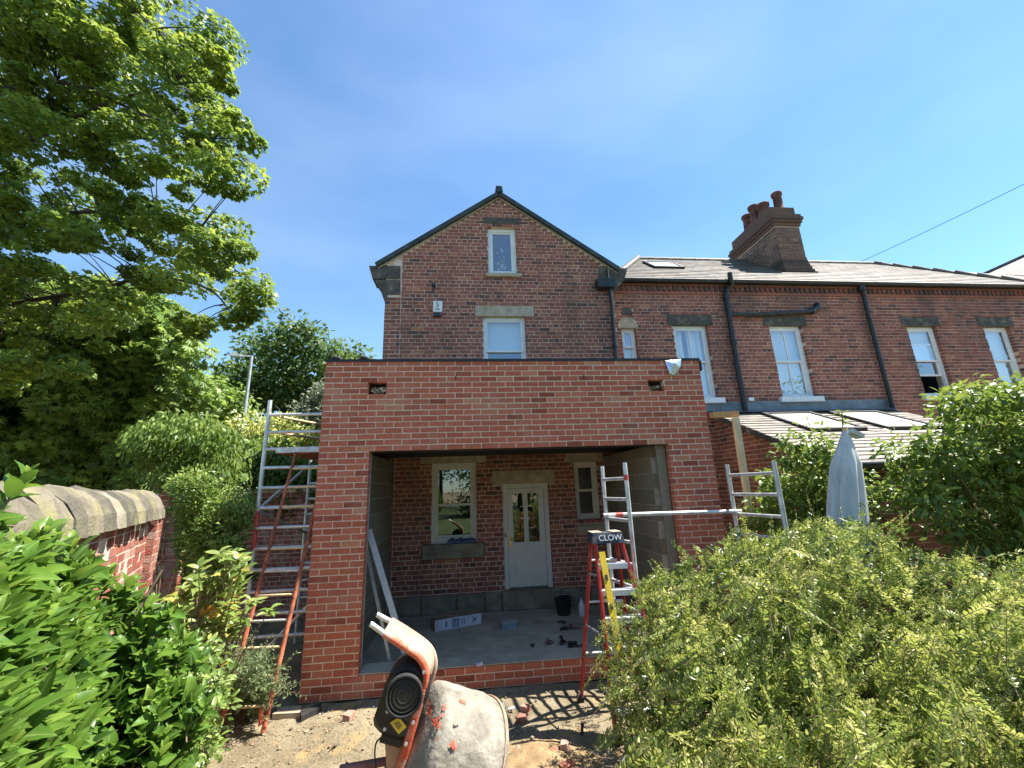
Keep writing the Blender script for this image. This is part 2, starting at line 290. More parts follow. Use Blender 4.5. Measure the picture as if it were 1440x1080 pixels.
class MB:
    def __init__(s): s.v, s.f, s.t, s.sm = [], [], [], []
    def add(s, vs, fs, t=.5, smooth=False):
        b = len(s.v); s.v += [tuple(v) for v in vs]
        for f in fs: s.f.append([b+i for i in f]); s.t.append(t); s.sm.append(smooth)
    def box(s, a, b, t=.5, c=0):
        (x0, y0, z0), (x1, y1, z1) = [tuple(map(min, zip(a, b))), tuple(map(max, zip(a, b)))]
        vs = [(x0,y0,z0),(x1,y0,z0),(x1,y1,z0),(x0,y1,z0),(x0,y0,z1),(x1,y0,z1),(x1,y1,z1),(x0,y1,z1)]
        s.add(vs, [(0,3,2,1),(4,5,6,7),(0,1,5,4),(1,2,6,5),(2,3,7,6),(3,0,4,7)], t)
    def obox(s, c, ax, ay, az, t=.5):
        """oriented box: centre and three half-axis vectors"""
        c, ax, ay, az = map(Vector, (c, ax, ay, az))
        vs = [c+sx*ax+sy*ay+sz*az for sz in (-1, 1) for sx, sy in ((-1,-1),(1,-1),(1,1),(-1,1))]
        s.add(vs, [(0,3,2,1),(4,5,6,7),(0,1,5,4),(1,2,6,5),(2,3,7,6),(3,0,4,7)], t)
    def bar(s, p, q, w, h, upv=(0, 0, 1), t=.5):
        p, q = Vector(p), Vector(q); d = (q-p); L = d.length; d.normalize()
        sd_ = d.cross(Vector(upv));
        if sd_.length < 1e-4: sd_ = d.cross(Vector((1, 0, 0)))
        sd_.normalize(); u = sd_.cross(d)
        s.obox((p+q)/2, d*L/2, sd_*w/2, u*h/2, t)
    def tube(s, pts, r, n=10, t=.5, caps=True, smooth=True):
        pts = [Vector(p) for p in pts]; rs = r if isinstance(r, (list, tuple)) else [r]*len(pts)
        rings = []; prev = None
        for i, p in enumerate(pts):
            d = (pts[min(i+1, len(pts)-1)]-pts[max(i-1, 0)]).normalized()
            if prev is None:
                a = d.cross(Vector((0, 0, 1)))
                if a.length < 1e-3: a = d.cross(Vector((0, 1, 0)))
            else: a = prev - d*prev.dot(d)
            a.normalize(); prev = a; b = d.cross(a)
            rings.append([p+(a*math.cos(k*2*math.pi/n)+b*math.sin(k*2*math.pi/n))*rs[i] for k in range(n)])
        vs = [v for R_ in rings for v in R_]; fs = []
        for i in range(len(pts)-1):
            for k in range(n):
                fs.append((i*n+k, i*n+(k+1) % n, (i+1)*n+(k+1) % n, (i+1)*n+k))
        s.add(vs, fs, t, smooth)
        if caps:
            s.add(rings[0], [tuple(range(n))[::-1]], t); s.add(rings[-1], [tuple(range(n))], t)
    def lathe(s, c, axis, prof, n=24, t=.5, smooth=True):
        """prof: list of (distance along axis, radius)"""
        c, d = Vector(c), Vector(axis).normalized(); a = d.orthogonal().normalized(); b = d.cross(a)
        vs = []; fs = []
        for (h, r) in prof:
            vs += [c+d*h+(a*math.cos(k*2*math.pi/n)+b*math.sin(k*2*math.pi/n))*r for k in range(n)]
        for i in range(len(prof)-1):
            for k in range(n): fs.append((i*n+k, i*n+(k+1) % n, (i+1)*n+(k+1) % n, (i+1)*n+k))
        s.add(vs, fs, t, smooth)
    def prism(s, poly, dv, t=.5):
        """poly: planar list of points, extruded along dv"""
        n = len(poly); dv = Vector(dv); P = [Vector(p) for p in poly]
        s.add(P+[p+dv for p in P], [tuple(range(n)), tuple(range(2*n-1, n-1, -1))]+[(i, i+n, (i+1) % n+n, (i+1) % n) for i in range(n)], t)
    def build(s, name, m_, parent=None, kind=None):
        me = bpy.data.meshes.new(name); me.from_pydata(s.v, [], s.f); me.update()
        at = me.attributes.new('tint', 'FLOAT', 'FACE'); at.data.foreach_set('value', np.array(s.t, np.float32))
        me.polygons.foreach_set('use_smooth', np.array(s.sm, bool))
        me.materials.append(m_)
        import bmesh
        bm = bmesh.new(); bm.from_mesh(me); bmesh.ops.recalc_face_normals(bm, faces=bm.faces); bm.to_mesh(me); bm.free()
        o = bpy.data.objects.new(name, me); COL.objects.link(o); adopt(o, parent)
        if kind: o['kind'] = kind
        return o

def np_mesh(name, V, F, tint, m_, smooth=False, rib=None):
    """V (n,3), F (m,k) uniform polygons, tint per face"""
    me = bpy.data.meshes.new(name); k = F.shape[1]
    me.vertices.add(len(V)); me.vertices.foreach_set('co', V.astype(np.float32).ravel())
    me.loops.add(F.size); me.loops.foreach_set('vertex_index', F.astype(np.int32).ravel())
    me.polygons.add(len(F)); me.polygons.foreach_set('loop_start', np.arange(0, F.size, k, dtype=np.int32))
    try: me.polygons.foreach_set('loop_total', np.full(len(F), k, np.int32))
    except Exception: pass
    me.update(calc_edges=True)
    me.polygons.foreach_set('use_smooth', np.full(len(F), bool(smooth)))
    at = me.attributes.new('tint', 'FLOAT', 'FACE'); at.data.foreach_set('value', tint.astype(np.float32))
    if rib is not None:
        ra = me.attributes.new('rib', 'FLOAT', 'POINT'); ra.data.foreach_set('value', rib.astype(np.float32))
    me.materials.append(m_)
    return me
def link(name, me, parent=None, kind=None):
    o = bpy.data.objects.new(name, me); COL.objects.link(o); adopt(o, parent)
    if kind: o['kind'] = kind
    return o
def box_part(name, a, b, m_, parent):
    q = MB(); q.box(a, b); return q.build(name, m_, parent)

# ------------------------------------------------------------------ brickwork
def brick_template(L, H, D, c=.0014):
    """x along, y into the wall (face at y=0), z up; centred in x and z"""
    x, z = L/2, H/2
    V = np.array([(-x,D,-z),(x,D,-z),(x,D,z),(-x,D,z), (-x,c,-z),(x,c,-z),(x,c,z),(-x,c,z),
                  (-x+c,0,-z+c),(x-c,0,-z+c),(x-c,0,z-c),(-x+c,0,z-c)])
    F = np.array([(8,9,10,11),(4,5,9,8),(5,6,10,9),(6,7,11,10),(7,4,8,11),(0,1,5,4),(1,2,6,5),(2,3,7,6),(3,0,4,7)])
    return V, F
VARS = {}
def brick_variants(m_, L, H, D, n=16, name='brick'):
    key = (m_.name, L, H, D)
    if key not in VARS:
        out = []
        for i in range(n):
            V, F = brick_template(L, H, D)
            V = V + rng.normal(0, 1, V.shape)*np.array([.0011, .0002, .0011])
            out.append(np_mesh(name, V, F, np.full(len(F), (i+.5)/n), m_))
        VARS[key] = out
    return VARS[key]
def sub_intervals(iv, cuts):
    for a, b in cuts:
        nx = []
        for (p, q) in iv:
            if b <= p or a >= q: nx.append((p, q))
            else:
                if a > p: nx.append((p, a))
                if b < q: nx.append((b, q))
        iv = nx
    return iv
def brickwork(parent, o, ud, nd, W_, H_, m_, course=.08, L=.23, joint=.010, holes=(), bond='stretcher', clip=None,
              D=.1, proud=.004, nobj=300, name='brick', tintf=None, phase=0, wob=.0012, jog=.0):
    o, ud, nd = Vector(o), Vector(ud), Vector(nd)
    rects = []
    nc = int(H_/course+.5)
    for i in range(nc):
        z0, z1 = i*course+joint/2, (i+1)*course-joint/2; zm = (z0+z1)/2
        head = bond == 'garden' and (i+phase) % 4 == 3
        l_ = L/2 if head else L
        off = (L/4 if head else (L/2 if (i+phase) % 2 else 0.0)) + (random.uniform(-jog, jog) if jog else 0)
        lo, hi = (0, W_) if clip is None else clip(zm)
        if hi-lo < .02: continue
        cuts = [(a, b) for (a, b, c, d) in holes if c < zm < d]
        for (p, q) in sub_intervals([(lo, hi)], cuts):
            x = math.floor((p-off)/l_)*l_+off
            while x < q:
                a, b = max(x, p), min(x+l_, q)
                a2 = a+(joint/2 if a > p+1e-6 else 0); b2 = b-(joint/2 if b < q-1e-6 else 0)
                if b2-a2 > .02: rects.append((a2, b2, z0, z1))
                x += l_
    R_ = np.array(rects)
    N = len(R_); t = rng.random(N) if tintf is None else tintf(R_)
    cen = np.array(o) + np.outer((R_[:,0]+R_[:,1])/2, ud) + np.outer((R_[:,2]+R_[:,3])/2, (0, 0, 1))
    pu, pv, pw = proj(cen)
    vis = (pw > .1) & (pu > -10) & (pu < 1450) & (pv > -10) & (pv < 1090)
    size = np.where(vis, (R_[:,1]-R_[:,0])/np.maximum(pw, .1), 0)
    order = np.argsort(-size); chosen = order[:nobj]; chosen = chosen[size[chosen] > 0]
    mask = np.zeros(N, bool); mask[chosen] = True
    Ls, Hs = L-joint, course-joint
    vs = brick_variants(m_, Ls, Hs, D, name=name)
    yd = -nd
    base = Matrix(((ud.x, yd.x, 0), (ud.y, yd.y, 0), (ud.z, yd.z, 1))).to_4x4()
    for k in np.nonzero(mask)[0]:
        a, b, c, d = R_[k]
        ob = bpy.data.objects.new(name, vs[min(15, int(t[k]*16))]); COL.objects.link(ob); adopt(ob, parent)
        p = o + ud*((a+b)/2+random.uniform(-.0016, .0016)) + Vector((0, 0, (c+d)/2+random.uniform(-.0014, .0014))) + nd*(proud+random.uniform(-wob, wob))
        ob.matrix_basis = Matrix.Translation(p) @ base @ Matrix.Diagonal(((b-a)/Ls, 1, (d-c)/Hs, 1))
    rest = np.nonzero(~mask)[0]
    if len(rest):
        V, F = brick_template(1, 1, D, .0014)
        n = len(rest); r = R_[rest]
        c_ = .0014
        sx = (r[:,1]-r[:,0]); sz = (r[:,3]-r[:,2])
        VV = np.repeat(V[None], n, 0)
        bx = np.sign(VV[:,:,0])*(sx[:,None]/2) ; bz = np.sign(VV[:,:,2])*(sz[:,None]/2)
        bx[:,8:] -= np.sign(bx[:,8:])*c_; bz[:,8:] -= np.sign(bz[:,8:])*c_
        x = bx + ((r[:,0]+r[:,1])/2+rng.uniform(-.0016, .0016, n))[:,None]; z = bz + ((r[:,2]+r[:,3])/2+rng.uniform(-.0014, .0014, n))[:,None]
        y = VV[:,:,1] - proud + rng.uniform(-wob, wob, n)[:,None]
        P = np.array(o) + x[...,None]*np.array(ud) + y[...,None]*np.array(yd) + z[...,None]*np.array((0, 0, 1.))
        FF = (F[None] + (np.arange(n)*12)[:,None,None]).reshape(-1, 4)
        me = np_mesh('brickwork', P.reshape(-1, 3), FF, np.repeat(t[rest], len(F)), m_)
        link('brickwork', me, parent, 'stuff')
    return N
def wall_core(name, parent, o, ud, nd, W_, H_, T, m_, holes=(), top=None):
    """mortar body behind the bricks, with openings; top: extra polygon (u,z) list above H_"""
    o, ud, nd = Vector(o), Vector(ud), Vector(nd); q = MB()
    us = sorted({0, W_, *[h[0] for h in holes], *[h[1] for h in holes]}); us = [u for u in us if 0 <= u <= W_]
    for a, b in zip(us, us[1:]):
        if b-a < 1e-5: continue
        cuts = [(c, d) for (p, r, c, d) in holes if p < (a+b)/2 < r]
        for (c, d) in sub_intervals([(0, H_)], cuts):
            cen = o+ud*((a+b)/2)+Vector((0, 0, (c+d)/2))-nd*T/2
            q.obox(cen, ud*(b-a)/2, nd*T/2, (0, 0, (d-c)/2))
    if top: q.prism([o+ud*u+Vector((0, 0, z)) for u, z in top], -nd*T)
    return q.build(name, m_, parent)
def grow(h, e): return (h[0]-e, h[1]+e, h[2]-e, h[3]+e)

# ------------------------------------------------------------------ foliage
def T_simple():      # folded diamond leaf, 4 tris
    V = np.array([(0,0,0),(.45,.28,.06),(1,0,-.05),(.45,-.28,.06),(.5,0,0)])
    return V, np.array([(0,4,1),(1,4,2),(2,4,3),(3,4,0)])
def T_oval():        # longer leaf with a fold and droop, 12 tris
    xs = [0, .12, .32, .55, .78, 1.0]; ws = [.02, .12, .2, .22, .15, .0]; zs = [0, .015, .02, .0, -.05, -.13]
    V = []; F = []
    for x, w, z in zip(xs, ws, zs): V += [(x, w, z+w*.35), (x, 0, z), (x, -w, z+w*.35)]
    for i in range(5):
        a = i*3
        F += [(a,a+1,a+4),(a,a+4,a+3),(a+1,a+2,a+5),(a+1,a+5,a+4)]
    return np.array(V), np.array(F), np.array([0., 1, 0]*6)
def T_maple():       # five lobes
    ang = [180, 125, 100, 62, 38, 14, 0, -14, -38, -62, -100, -125]; rad = [.05, .46, .48, .78, .62, .70, 1.0, .70, .62, .78, .48, .46]
    V = [(0.1, 0, .03)]+[(r*math.cos(math.radians(a)), r*math.sin(math.radians(a)), -.10*r*r+.06*abs(math.sin(math.radians(a*2)))) for a, r in zip(ang, rad)]
    n = len(ang)
    return np.array(V), np.array([(0, 1+i, 1+(i+1) % n) for i in range(n)])
def T_palm():        # seven drooping leaflets
    V = []; F = []
    for a in (-105, -62, -28, 0, 28, 62, 105):
        c, s_ = math.cos(math.radians(a)), math.sin(math.radians(a)); L = 1-.0035*abs(a); w = .15
        b = len(V)
        V += [(0,0,0), (.6*L*c-w*s_, .6*L*s_+w*c, -.02), (L*c, L*s_, -.25), (.6*L*c+w*s_, .6*L*s_-w*c, -.02)]
        F += [(b,b+3,b+2),(b,b+2,b+1)]
    return np.array(V), np.array(F)
def unit(v): return v/np.maximum(np.linalg.norm(v, axis=-1, keepdims=True), 1e-9)
def frames(d, up):
    d = unit(d); s = unit(np.cross(up, d)); u = np.cross(d, s); return d, s, u
def leaves_mesh(name, T, pos, d, up, size, tint, m_):
    V, F = T[:2]; d, s, u = frames(d, up); n = len(pos)
    curl = rng.uniform(.2, 2.3, n)[:,None,None]
    rib = np.tile(T[2], n) if len(T) > 2 else None
    P = pos[:,None,:] + size[:,None,None]*(V[None,:,0,None]*d[:,None,:] + V[None,:,1,None]*s[:,None,:] + V[None,:,2,None]*curl*u[:,None,:])
    FF = (F[None] + (np.arange(n)*len(V))[:,None,None]).reshape(-1, F.shape[1])
    return np_mesh(name, P.reshape(-1, 3), FF, np.repeat(tint, len(F)), m_, True, rib)
def foliage(parent, T, pos, d, up, size, tint, m_, nobj=0, name='leaf', mass='foliage', nv=8):
    mask = np.zeros(len(pos), bool)
    if nobj:
        pu, pv, pw = proj(pos)
        vis = (pw > .1) & (pu > 5) & (pu < 1435) & (pv > 5) & (pv < 1075)
        # nearest to the eye first
        sc = np.where(vis, size/np.maximum(pw, .05), 0); ch = np.argsort(-sc)[:nobj]; mask[ch[sc[ch] > 0]] = True
        V, F = T[:2]; rb = T[2] if len(T) > 2 else None
        vs = [np_mesh(name, V*np.array([1, 1, (.4, 1.1, 1.9, .8, 1.5)[j % 5]]), F, np.full(len(F), (i+.5)/nv), m_, True, rb) for i in range(nv) for j in range(5)]
        dd, ss, uu = frames(d[mask], up[mask])
        for p, a, b, c, sz, t in zip(pos[mask], dd, ss, uu, size[mask], tint[mask]):
            o = bpy.data.objects.new(name, vs[min(nv-1, int(t*nv))*5+random.randrange(5)]); COL.objects.link(o); adopt(o, parent)
            o.matrix_basis = Matrix(((a[0]*sz, b[0]*sz, c[0]*sz, p[0]), (a[1]*sz, b[1]*sz, c[1]*sz, p[1]), (a[2]*sz, b[2]*sz, c[2]*sz, p[2]), (0, 0, 0, 1)))
    r = ~mask
    me = leaves_mesh(mass, T, pos[r], d[r], up[r], size[r], tint[r], m_)
    return link(mass, me, parent, 'stuff' if nobj else None)
def rand_dirs(n): return unit(rng.normal(size=(n, 3)))
def in_poly(u, v, poly):
    c = np.zeros(len(u), bool); n = len(poly)
    for i in range(n):
        x0, y0 = poly[i]; x1, y1 = poly[(i+1) % n]
        if y0 == y1: continue
        k = ((y0 > v) != (y1 > v)) & (u < (x1-x0)*(v-y0)/(y1-y0)+x0); c ^= k
    return c
def sample_outline(poly, n, d0, d1, holes=()):
    """n points inside an outline, spread over a real depth range"""
    us = [p[0] for p in poly]; vs = [p[1] for p in poly]; out = []
    while len(out) < n:
        u = rng.uniform(min(us), max(us), 4*n); v = rng.uniform(min(vs), max(vs), 4*n); k = in_poly(u, v, poly)
        for h in holes: k &= ~in_poly(u, v, h)
        for a, b in zip(u[k], v[k]):
            out.append(atD(a, b, rng.uniform(d0, d1)))
            if len(out) >= n: break
    return np.array([tuple(p) for p in out])
def clump_leaves(C, per, R, flat=.6, hollow=.35):
    """leaf points in flattened clumps around centres C; returns points and offsets"""
    n = len(C)*per; k = np.repeat(np.arange(len(C)), per)
    dirs = rand_dirs(n); r = (hollow+(1-hollow)*rng.random(n)**.5)
    off = dirs*r[:,None]; off[:,2] *= flat
    Rk = (R if np.ndim(R) else np.full(len(C), R))[k]
    return C[k]+off*Rk[:,None], off, k
def branch_mesh(name, curves, m_, parent, n=6):
    q = MB()
    for pts, rs in curves: q.tube(pts, rs, n, caps=False)
    return q.build(name, m_, parent, None if name == 'trunk' else 'stuff')
def bez(p, q, sag=.1, n=5):
    p, q = Vector(p), Vector(q); mid = (p+q)/2+Vector((0, 0, sag*(q-p).length))
    return [p*(1-t)**2+mid*2*t*(1-t)+q*t*t for t in [i/(n-1) for i in range(n)]]

# ================================================================== GROUND
def gz(x, y):
    return max(0.0, -y-1.2)*.115 if y < -1.2 else 0.0
def build_ground():
    xs = np.concatenate([[-400, -150, -60, -30, -16, -10, -6], np.arange(-4, 8.01, .1), [9, 11, 14, 18, 25, 40, 80, 200, 400]])
    ys = np.concatenate([[-400, -150, -60, -30, -16, -10, -7], np.arange(-5.6, 3.01, .1), [4, 6, 9, 14, 25, 60, 150, 400]])
    X, Y = np.meshgrid(xs, ys); Z = np.where(Y < -1.2, np.minimum((-Y-1.2)*.115, .6), 0.0)
    near = (np.abs(X-2) < 6) & (Y > -5.7) & (Y < 3)
    bump = .008*np.sin(X*3.1+1.3*Y)+.006*np.sin(Y*5.3-X*1.7)+.005*np.sin(X*9.7+Y*7.1)
    bump += np.where(near, rng.normal(0, .006, X.shape), 0)
    hump = .05*np.exp(-(((X-2.55)/.35)**2+((Y+1.05)/.22)**2)) + .10*np.exp(-(((X-.9)/.5)**2+((Y+.75)/.3)**2))
    Z = Z+np.where(near, bump+hump-.02, -.02)
    V = np.stack([X, Y, Z], -1).reshape(-1, 3); nx = len(xs); ny = len(ys)
    I = np.arange(nx*ny).reshape(ny, nx)
    F = np.stack([I[:-1,:-1], I[:-1,1:], I[1:,1:], I[1:,:-1]], -1).reshape(-1, 4)
    me = np_mesh('ground', V, F, np.full(len(F), .5), M['soil'], True)
    return link('ground', me, None, 'structure'), (xs, ys, Z)
ground, (GX, GY, GZ) = build_ground()
def gh(x, y):
    i = min(max(np.searchsorted(GX, x)-1, 0), len(GX)-2); j = min(max(np.searchsorted(GY, y)-1, 0), len(GY)-2)
    a = (x-GX[i])/(GX[i+1]-GX[i]); b = (y-GY[j])/(GY[j+1]-GY[j])
    return float(GZ[j,i]*(1-a)*(1-b)+GZ[j,i+1]*a*(1-b)+GZ[j+1,i]*(1-a)*b+GZ[j+1,i+1]*a*b)

def build_added_lawn():  # unseen lawn, added so the window mirrors a darker ground
    xs = np.linspace(-30, 40, 36); ys = np.linspace(-40, -6.2, 20); X, Y = np.meshgrid(xs, ys); Z = np.full(X.shape, .585)+rng.normal(0, .004, X.shape)
    V = np.stack([X, Y, Z], -1).reshape(-1, 3); I = np.arange(X.size).reshape(X.shape)
    F = np.stack([I[:-1,:-1], I[:-1,1:], I[1:,1:], I[1:,:-1]], -1).reshape(-1, 4)
    link('added_lawn', np_mesh('added_lawn', V, F, np.full(len(F), .5), M['added_lawn'], True), None, 'structure')
M['added_lawn'] = mat('added_lawn_grass', [(0, (.035, .06, .015)), (1, (.075, .11, .03))], noise=3, namt=.3, bump=.6, rough=.95)
build_added_lawn()
# ================================================================== WINDOWS
def window(parent, x0, x1, z0, z1, Y, sash=True, bars=0, fw=.055, m_='white', gl='glass', inner='dark', blind=None,
           open_=0.0, recess=.075, name='window', rail=.5, iz0=0.0):
    """a window in a wall facing -y; Y is the wall face"""
    y0, y1 = Y+recess, Y+recess+.07
    q = MB()
    q.box((x0, y0, z0), (x0+fw, y1, z1)); q.box((x1-fw, y0, z0), (x1, y1, z1))
    q.box((x0+fw, y0, z1-fw), (x1-fw, y1, z1)); q.box((x0+fw, y0, z0), (x1-fw, y1, z0+fw*1.2))
    fr = q.build(name, M[m_], parent)
    ix0, ix1, iz0_, iz1 = x0+fw, x1-fw, z0+fw*1.2, z1-fw
    zm = iz0_+(iz1-iz0_)*rail
    def sash_part(a, b, c, d, yy, nm='sash'):
        w = .042; s = MB()
        s.box((a, yy, c), (a+w, yy+.03, d)); s.box((b-w, yy, c), (b, yy+.03, d))
        s.box((a+w, yy, c), (b-w, yy+.03, c+w)); s.box((a+w, yy, d-w), (b-w, yy+.03, d))
        for i in range(bars):
            xx = a+(b-a)*(i+1)/(bars+1); s.box((xx-.011, yy+.002, c+w), (xx+.011, yy+.028, d-w))
        s.build(nm, M[m_], fr)
        g = MB(); g.add([(a+w, yy+.016, c+w), (b-w, yy+.016, c+w), (b-w, yy+.016, d-w), (a+w, yy+.016, d-w)], [(0, 1, 2, 3)])
        g.build('pane', M[gl], fr)
    if sash:
        sash_part(ix0, ix1, zm-.02, iz1, y0+.012)
        sash_part(ix0, ix1, iz0_+open_, zm+.02+open_, y0+.05)
    else:
        sash_part(ix0, ix1, iz0_, iz1, y0+.02, 'casement')
    if blind:
        b0 = {'full': iz0_, 'top': zm+.05 if sash else (iz0_+iz1)/2}.get(blind, iz0_)
        b = MB()
        if blind == 'curtain':
            n = 26; pts = []
            for i in range(n+1):
                t = i/n; pts.append((ix0+(ix1-ix0)*t, y1+.10+.022*math.sin(t*38)+.01*math.sin(t*15+1)))
            gap = 0.16
            vs = [(p[0], p[1], z) for p in pts for z in (iz0_-.05, iz1+.05)]
            b.add(vs, [(2*i, 2*i+2, 2*i+3, 2*i+1) for i in range(n) if not (.36 < i/n < .36+gap and bars)], smooth=True)
            b.build('curtain', M['curtain'], fr)
        else:
            b.box((ix0, y1+.06, b0), (ix1, y1+.066, iz1)); b.build('blind', M['blind'], fr)
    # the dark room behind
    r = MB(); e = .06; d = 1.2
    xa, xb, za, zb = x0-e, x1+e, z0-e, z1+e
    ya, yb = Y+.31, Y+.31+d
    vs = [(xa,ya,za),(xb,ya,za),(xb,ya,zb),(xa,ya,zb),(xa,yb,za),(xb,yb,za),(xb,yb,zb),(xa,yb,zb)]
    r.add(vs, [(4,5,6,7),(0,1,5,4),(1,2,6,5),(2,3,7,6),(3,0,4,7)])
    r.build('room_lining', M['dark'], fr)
    return fr
def px_rect(u0, v0, u1, v1, Y):
    a, b = atY(u0, v0, Y), atY(u1, v1, Y); return min(a.x, b.x), max(a.x, b.x), min(a.z, b.z), max(a.z, b.z)
def stone(name, x0, x1, z0, z1, Y, proud, depth, m_, parent, cham=.008):
    """a dressed stone set in a wall face at Y"""
    ya, yb = Y-proud, Y+depth; c = cham
    V = [(x0,yb,z0),(x1,yb,z0),(x1,yb,z1),(x0,yb,z1),(x0,ya+c,z0),(x1,ya+c,z0),(x1,ya+c,z1),(x0,ya+c,z1),(x0+c,ya,z0+c),(x1-c,ya,z0+c),(x1-c,ya,z1-c),(x0+c,ya,z1-c)]
    F = [(8,9,10,11),(4,5,9,8),(5,6,10,9),(6,7,11,10),(7,4,8,11),(0,1,5,4),(1,2,6,5),(2,3,7,6),(3,0,4,7),(3,2,1,0)]
    q = MB(); q.add(V, F); return q.build(name, m_, parent)

# ================================================================== BRICK EXTENSION
EX, EH, ED = 5.17, 3.9, 2.4
ext = thing('brick_extension', (EX/2, 0, 0), 'new red brick flat-roofed extension with a wide empty opening', 'extension')
OP = (.615, 4.555, .225, 2.7)
lh = px_rect(518, 540, 543, 553.5, 0); rh = px_rect(911, 534.5, 934, 548, 0)
snap = lambda z: round(z/.075)*.075
LH = (lh[0], lh[1], snap(lh[2]), snap(lh[2])+.15); RH = (rh[0], rh[1], snap(rh[2]), snap(rh[2])+.15)
holes = [OP, LH, RH]
def ext_tint(R_):
    t = np.clip(rng.normal(.5, .21, len(R_)), .02, .95)
    k = rng.random(len(R_)); t = np.where(k < .035, .04, t); t = np.where(k > .985, .99, t); return t
brickwork(ext, (0, 0, 0), (1, 0, 0), (0, -1, 0), EX, EH, M['newbrick'], .075, .225, .010, holes, 'stretcher', None,
          .1, .0014, 300, 'brick', ext_tint, wob=.0004)
wall_core('mortar_body', ext, (.006, 0, 0), (1, 0, 0), (0, -1, 0), EX-.012, EH-.004, .102, M['newmortar'], [grow((h[0]-.006, h[1]-.006, h[2], h[3]), .006) for h in holes])
q = MB(); q.box((.006, .104, 2.72), (EX-.006, .30, EH-.03)); q.box((.12, .104, 0), (.49, .30, 2.718)); q.box((4.42, .104, 0), (EX-.12, .30, 2.718)); q.box((.49, .104, -.1), (4.42, .3, .16))
inner = MB()
inner.box((.006, .30, 0), (.12, ED-.004, EH-.03)); inner.build('outer_side_wall', M['block'], ext)
box_part('outer_side_wall', (EX-.12, .30, 0), (EX-.006, ED-.004, EH-.03), M['block'], ext)
# inner leaf of the front with recesses behind the two light holes
q = MB()
q.box((.49, .125, -.1), (4.42, .3, .165))
for a, b in ((.02, LH[0]-.03), (LH[1]+.03, RH[0]-.03), (RH[1]+.03, EX-.02)): q.box((a, .125, 2.72), (b, .30, EH-.03))
for h in (LH, RH):
    q.box((h[0]-.03, .125, 2.72), (h[1]+.03, .30, h[2]-.03)); q.box((h[0]-.03, .125, h[3]+.03), (h[1]+.03, .30, EH-.03))
    q.box((h[0]-.03, .27, h[2]-.03), (h[1]+.03, .30, h[3]+.03))
q.build('inner_leaf', M['block'], ext)
box_part('steel_lintel', (.50, .02, 2.703), (4.66, .30, 2.718), M['membrane'], ext)
# cavity closers at the two jambs, block end showing beyond
box_part('jamb_closer', (.49, .106, .225), (.622, .122, 2.698), M['galv'], ext)
box_part('jamb_closer', (4.42, .106, .225), (4.548, .122, 2.698), M['block'], ext)
for k, h in enumerate((LH, RH)):
    q = MB()
    for i in range(16):
        t = i/15; q.obox((h[0]+.04+(h[1]-h[0]-.08)*t, .13+random.uniform(-.02, .03), h[2]+.035+.03*math.sin(i*1.9)+(.03 if k == 0 else .01)), (.022, 0, random.uniform(-.01, .01)), (0, .03, 0), (0, 0, .018))
    q.build('insulation_tuft', M['insul'], ext)
    q = MB()
    for s_ in range(2):
        a = Vector((h[0]+.03+.05*s_, .10, h[3]-.02)); q.tube([a, a+Vector((.03, -.02, -.06)), a+Vector((.10, -.03, -.11)), a+Vector((.15, .01, -.05))], .006, 6)
    q.build('cable', M['black'], ext)
# block side walls
def blockwall(X, face, ya, yb, zb, zt):
    n = 0; z = zb; row = 0
    while z < zt-.01:
        y = ya-(.22 if row % 2 else 0)
        while y < yb:
            a, b = max(y+.005, ya), min(y+.435, yb)
            if b-a > .03:
                q = MB(); x0, x1 = (X, X-.1) if face > 0 else (X, X+.1)
                w = random.uniform(-.002, .002)
                q.box((x0+w, a, z+.005), (x1, b, min(z+.21, zt)), random.random()); q.build('block', M['block'], ext)
            y += .44
        z += .215; row += 1
blockwall(.49, 1, .306, ED-.006, .18, 2.72); blockwall(4.42, -1, .306, ED-.006, .18, 2.72)
box_part('block_mortar', (.40, .31, .17), (.4872, ED-.008, 2.715), M['blockmortar'], ext); box_part('block_mortar', (4.4228, .31, .17), (4.50, ED-.008, 2.715), M['blockmortar'], ext)
box_part('floor_slab', (.125, .308, -.1), (EX-.125, ED-.008, .17), M['concrete'], ext)
box_part('sill_mortar', (.62, .004, .2255), (4.55, .30, .236), M['concrete'], ext)
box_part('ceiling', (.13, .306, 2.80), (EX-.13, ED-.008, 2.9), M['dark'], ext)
box_part('roof_deck', (-.01, .012, EH+.002), (EX+.01, ED-.004, EH+.03), M['membrane'], ext)
q = MB(); q.box((-.012, -.012, EH-.012), (EX+.012, .010, EH+.022)); q.box((EX+.002, -.014, EH-.16), (EX+.03, .25, EH-.013)); q.build('edge_membrane', M['membrane'], ext)
q = MB(); q.bar((1.0, .35, EH+.045), (EX-1.1, .35, EH+.05), .12, .02); q.build('pale_roof_trim', M['card'], ext)
for a in (.05, .42):
    q = MB(); q.tube([(a, .05, EH+.02), (a+.03, .04, EH+.06), (a+.09, .05, EH+.05), (a+.14, .05, EH+.02)], .028, 7); q.build('rolled_membrane', M['membrane'], ext)
# silver flap hanging over the parapet at the right
p = [atY(u, v, -.02) for u, v in ((935, 507), (958, 505), (955, 517), (948, 528), (940, 527))]
q = MB(); off = Vector((0, -.035, 0))
q.add([p[0], p[1], p[2]+off, p[3]+off*.6, p[4]+off*1.2, (p[0]+p[2])/2+off*1.8], [(0, 1, 5), (1, 2, 5), (2, 3, 5), (3, 4, 5), (4, 0, 5)])
fl = q.build('foil_flap', M['foil'], None); tag(fl, 'silver foil flap drooping over the top edge of the new brickwork', 'foil flap')
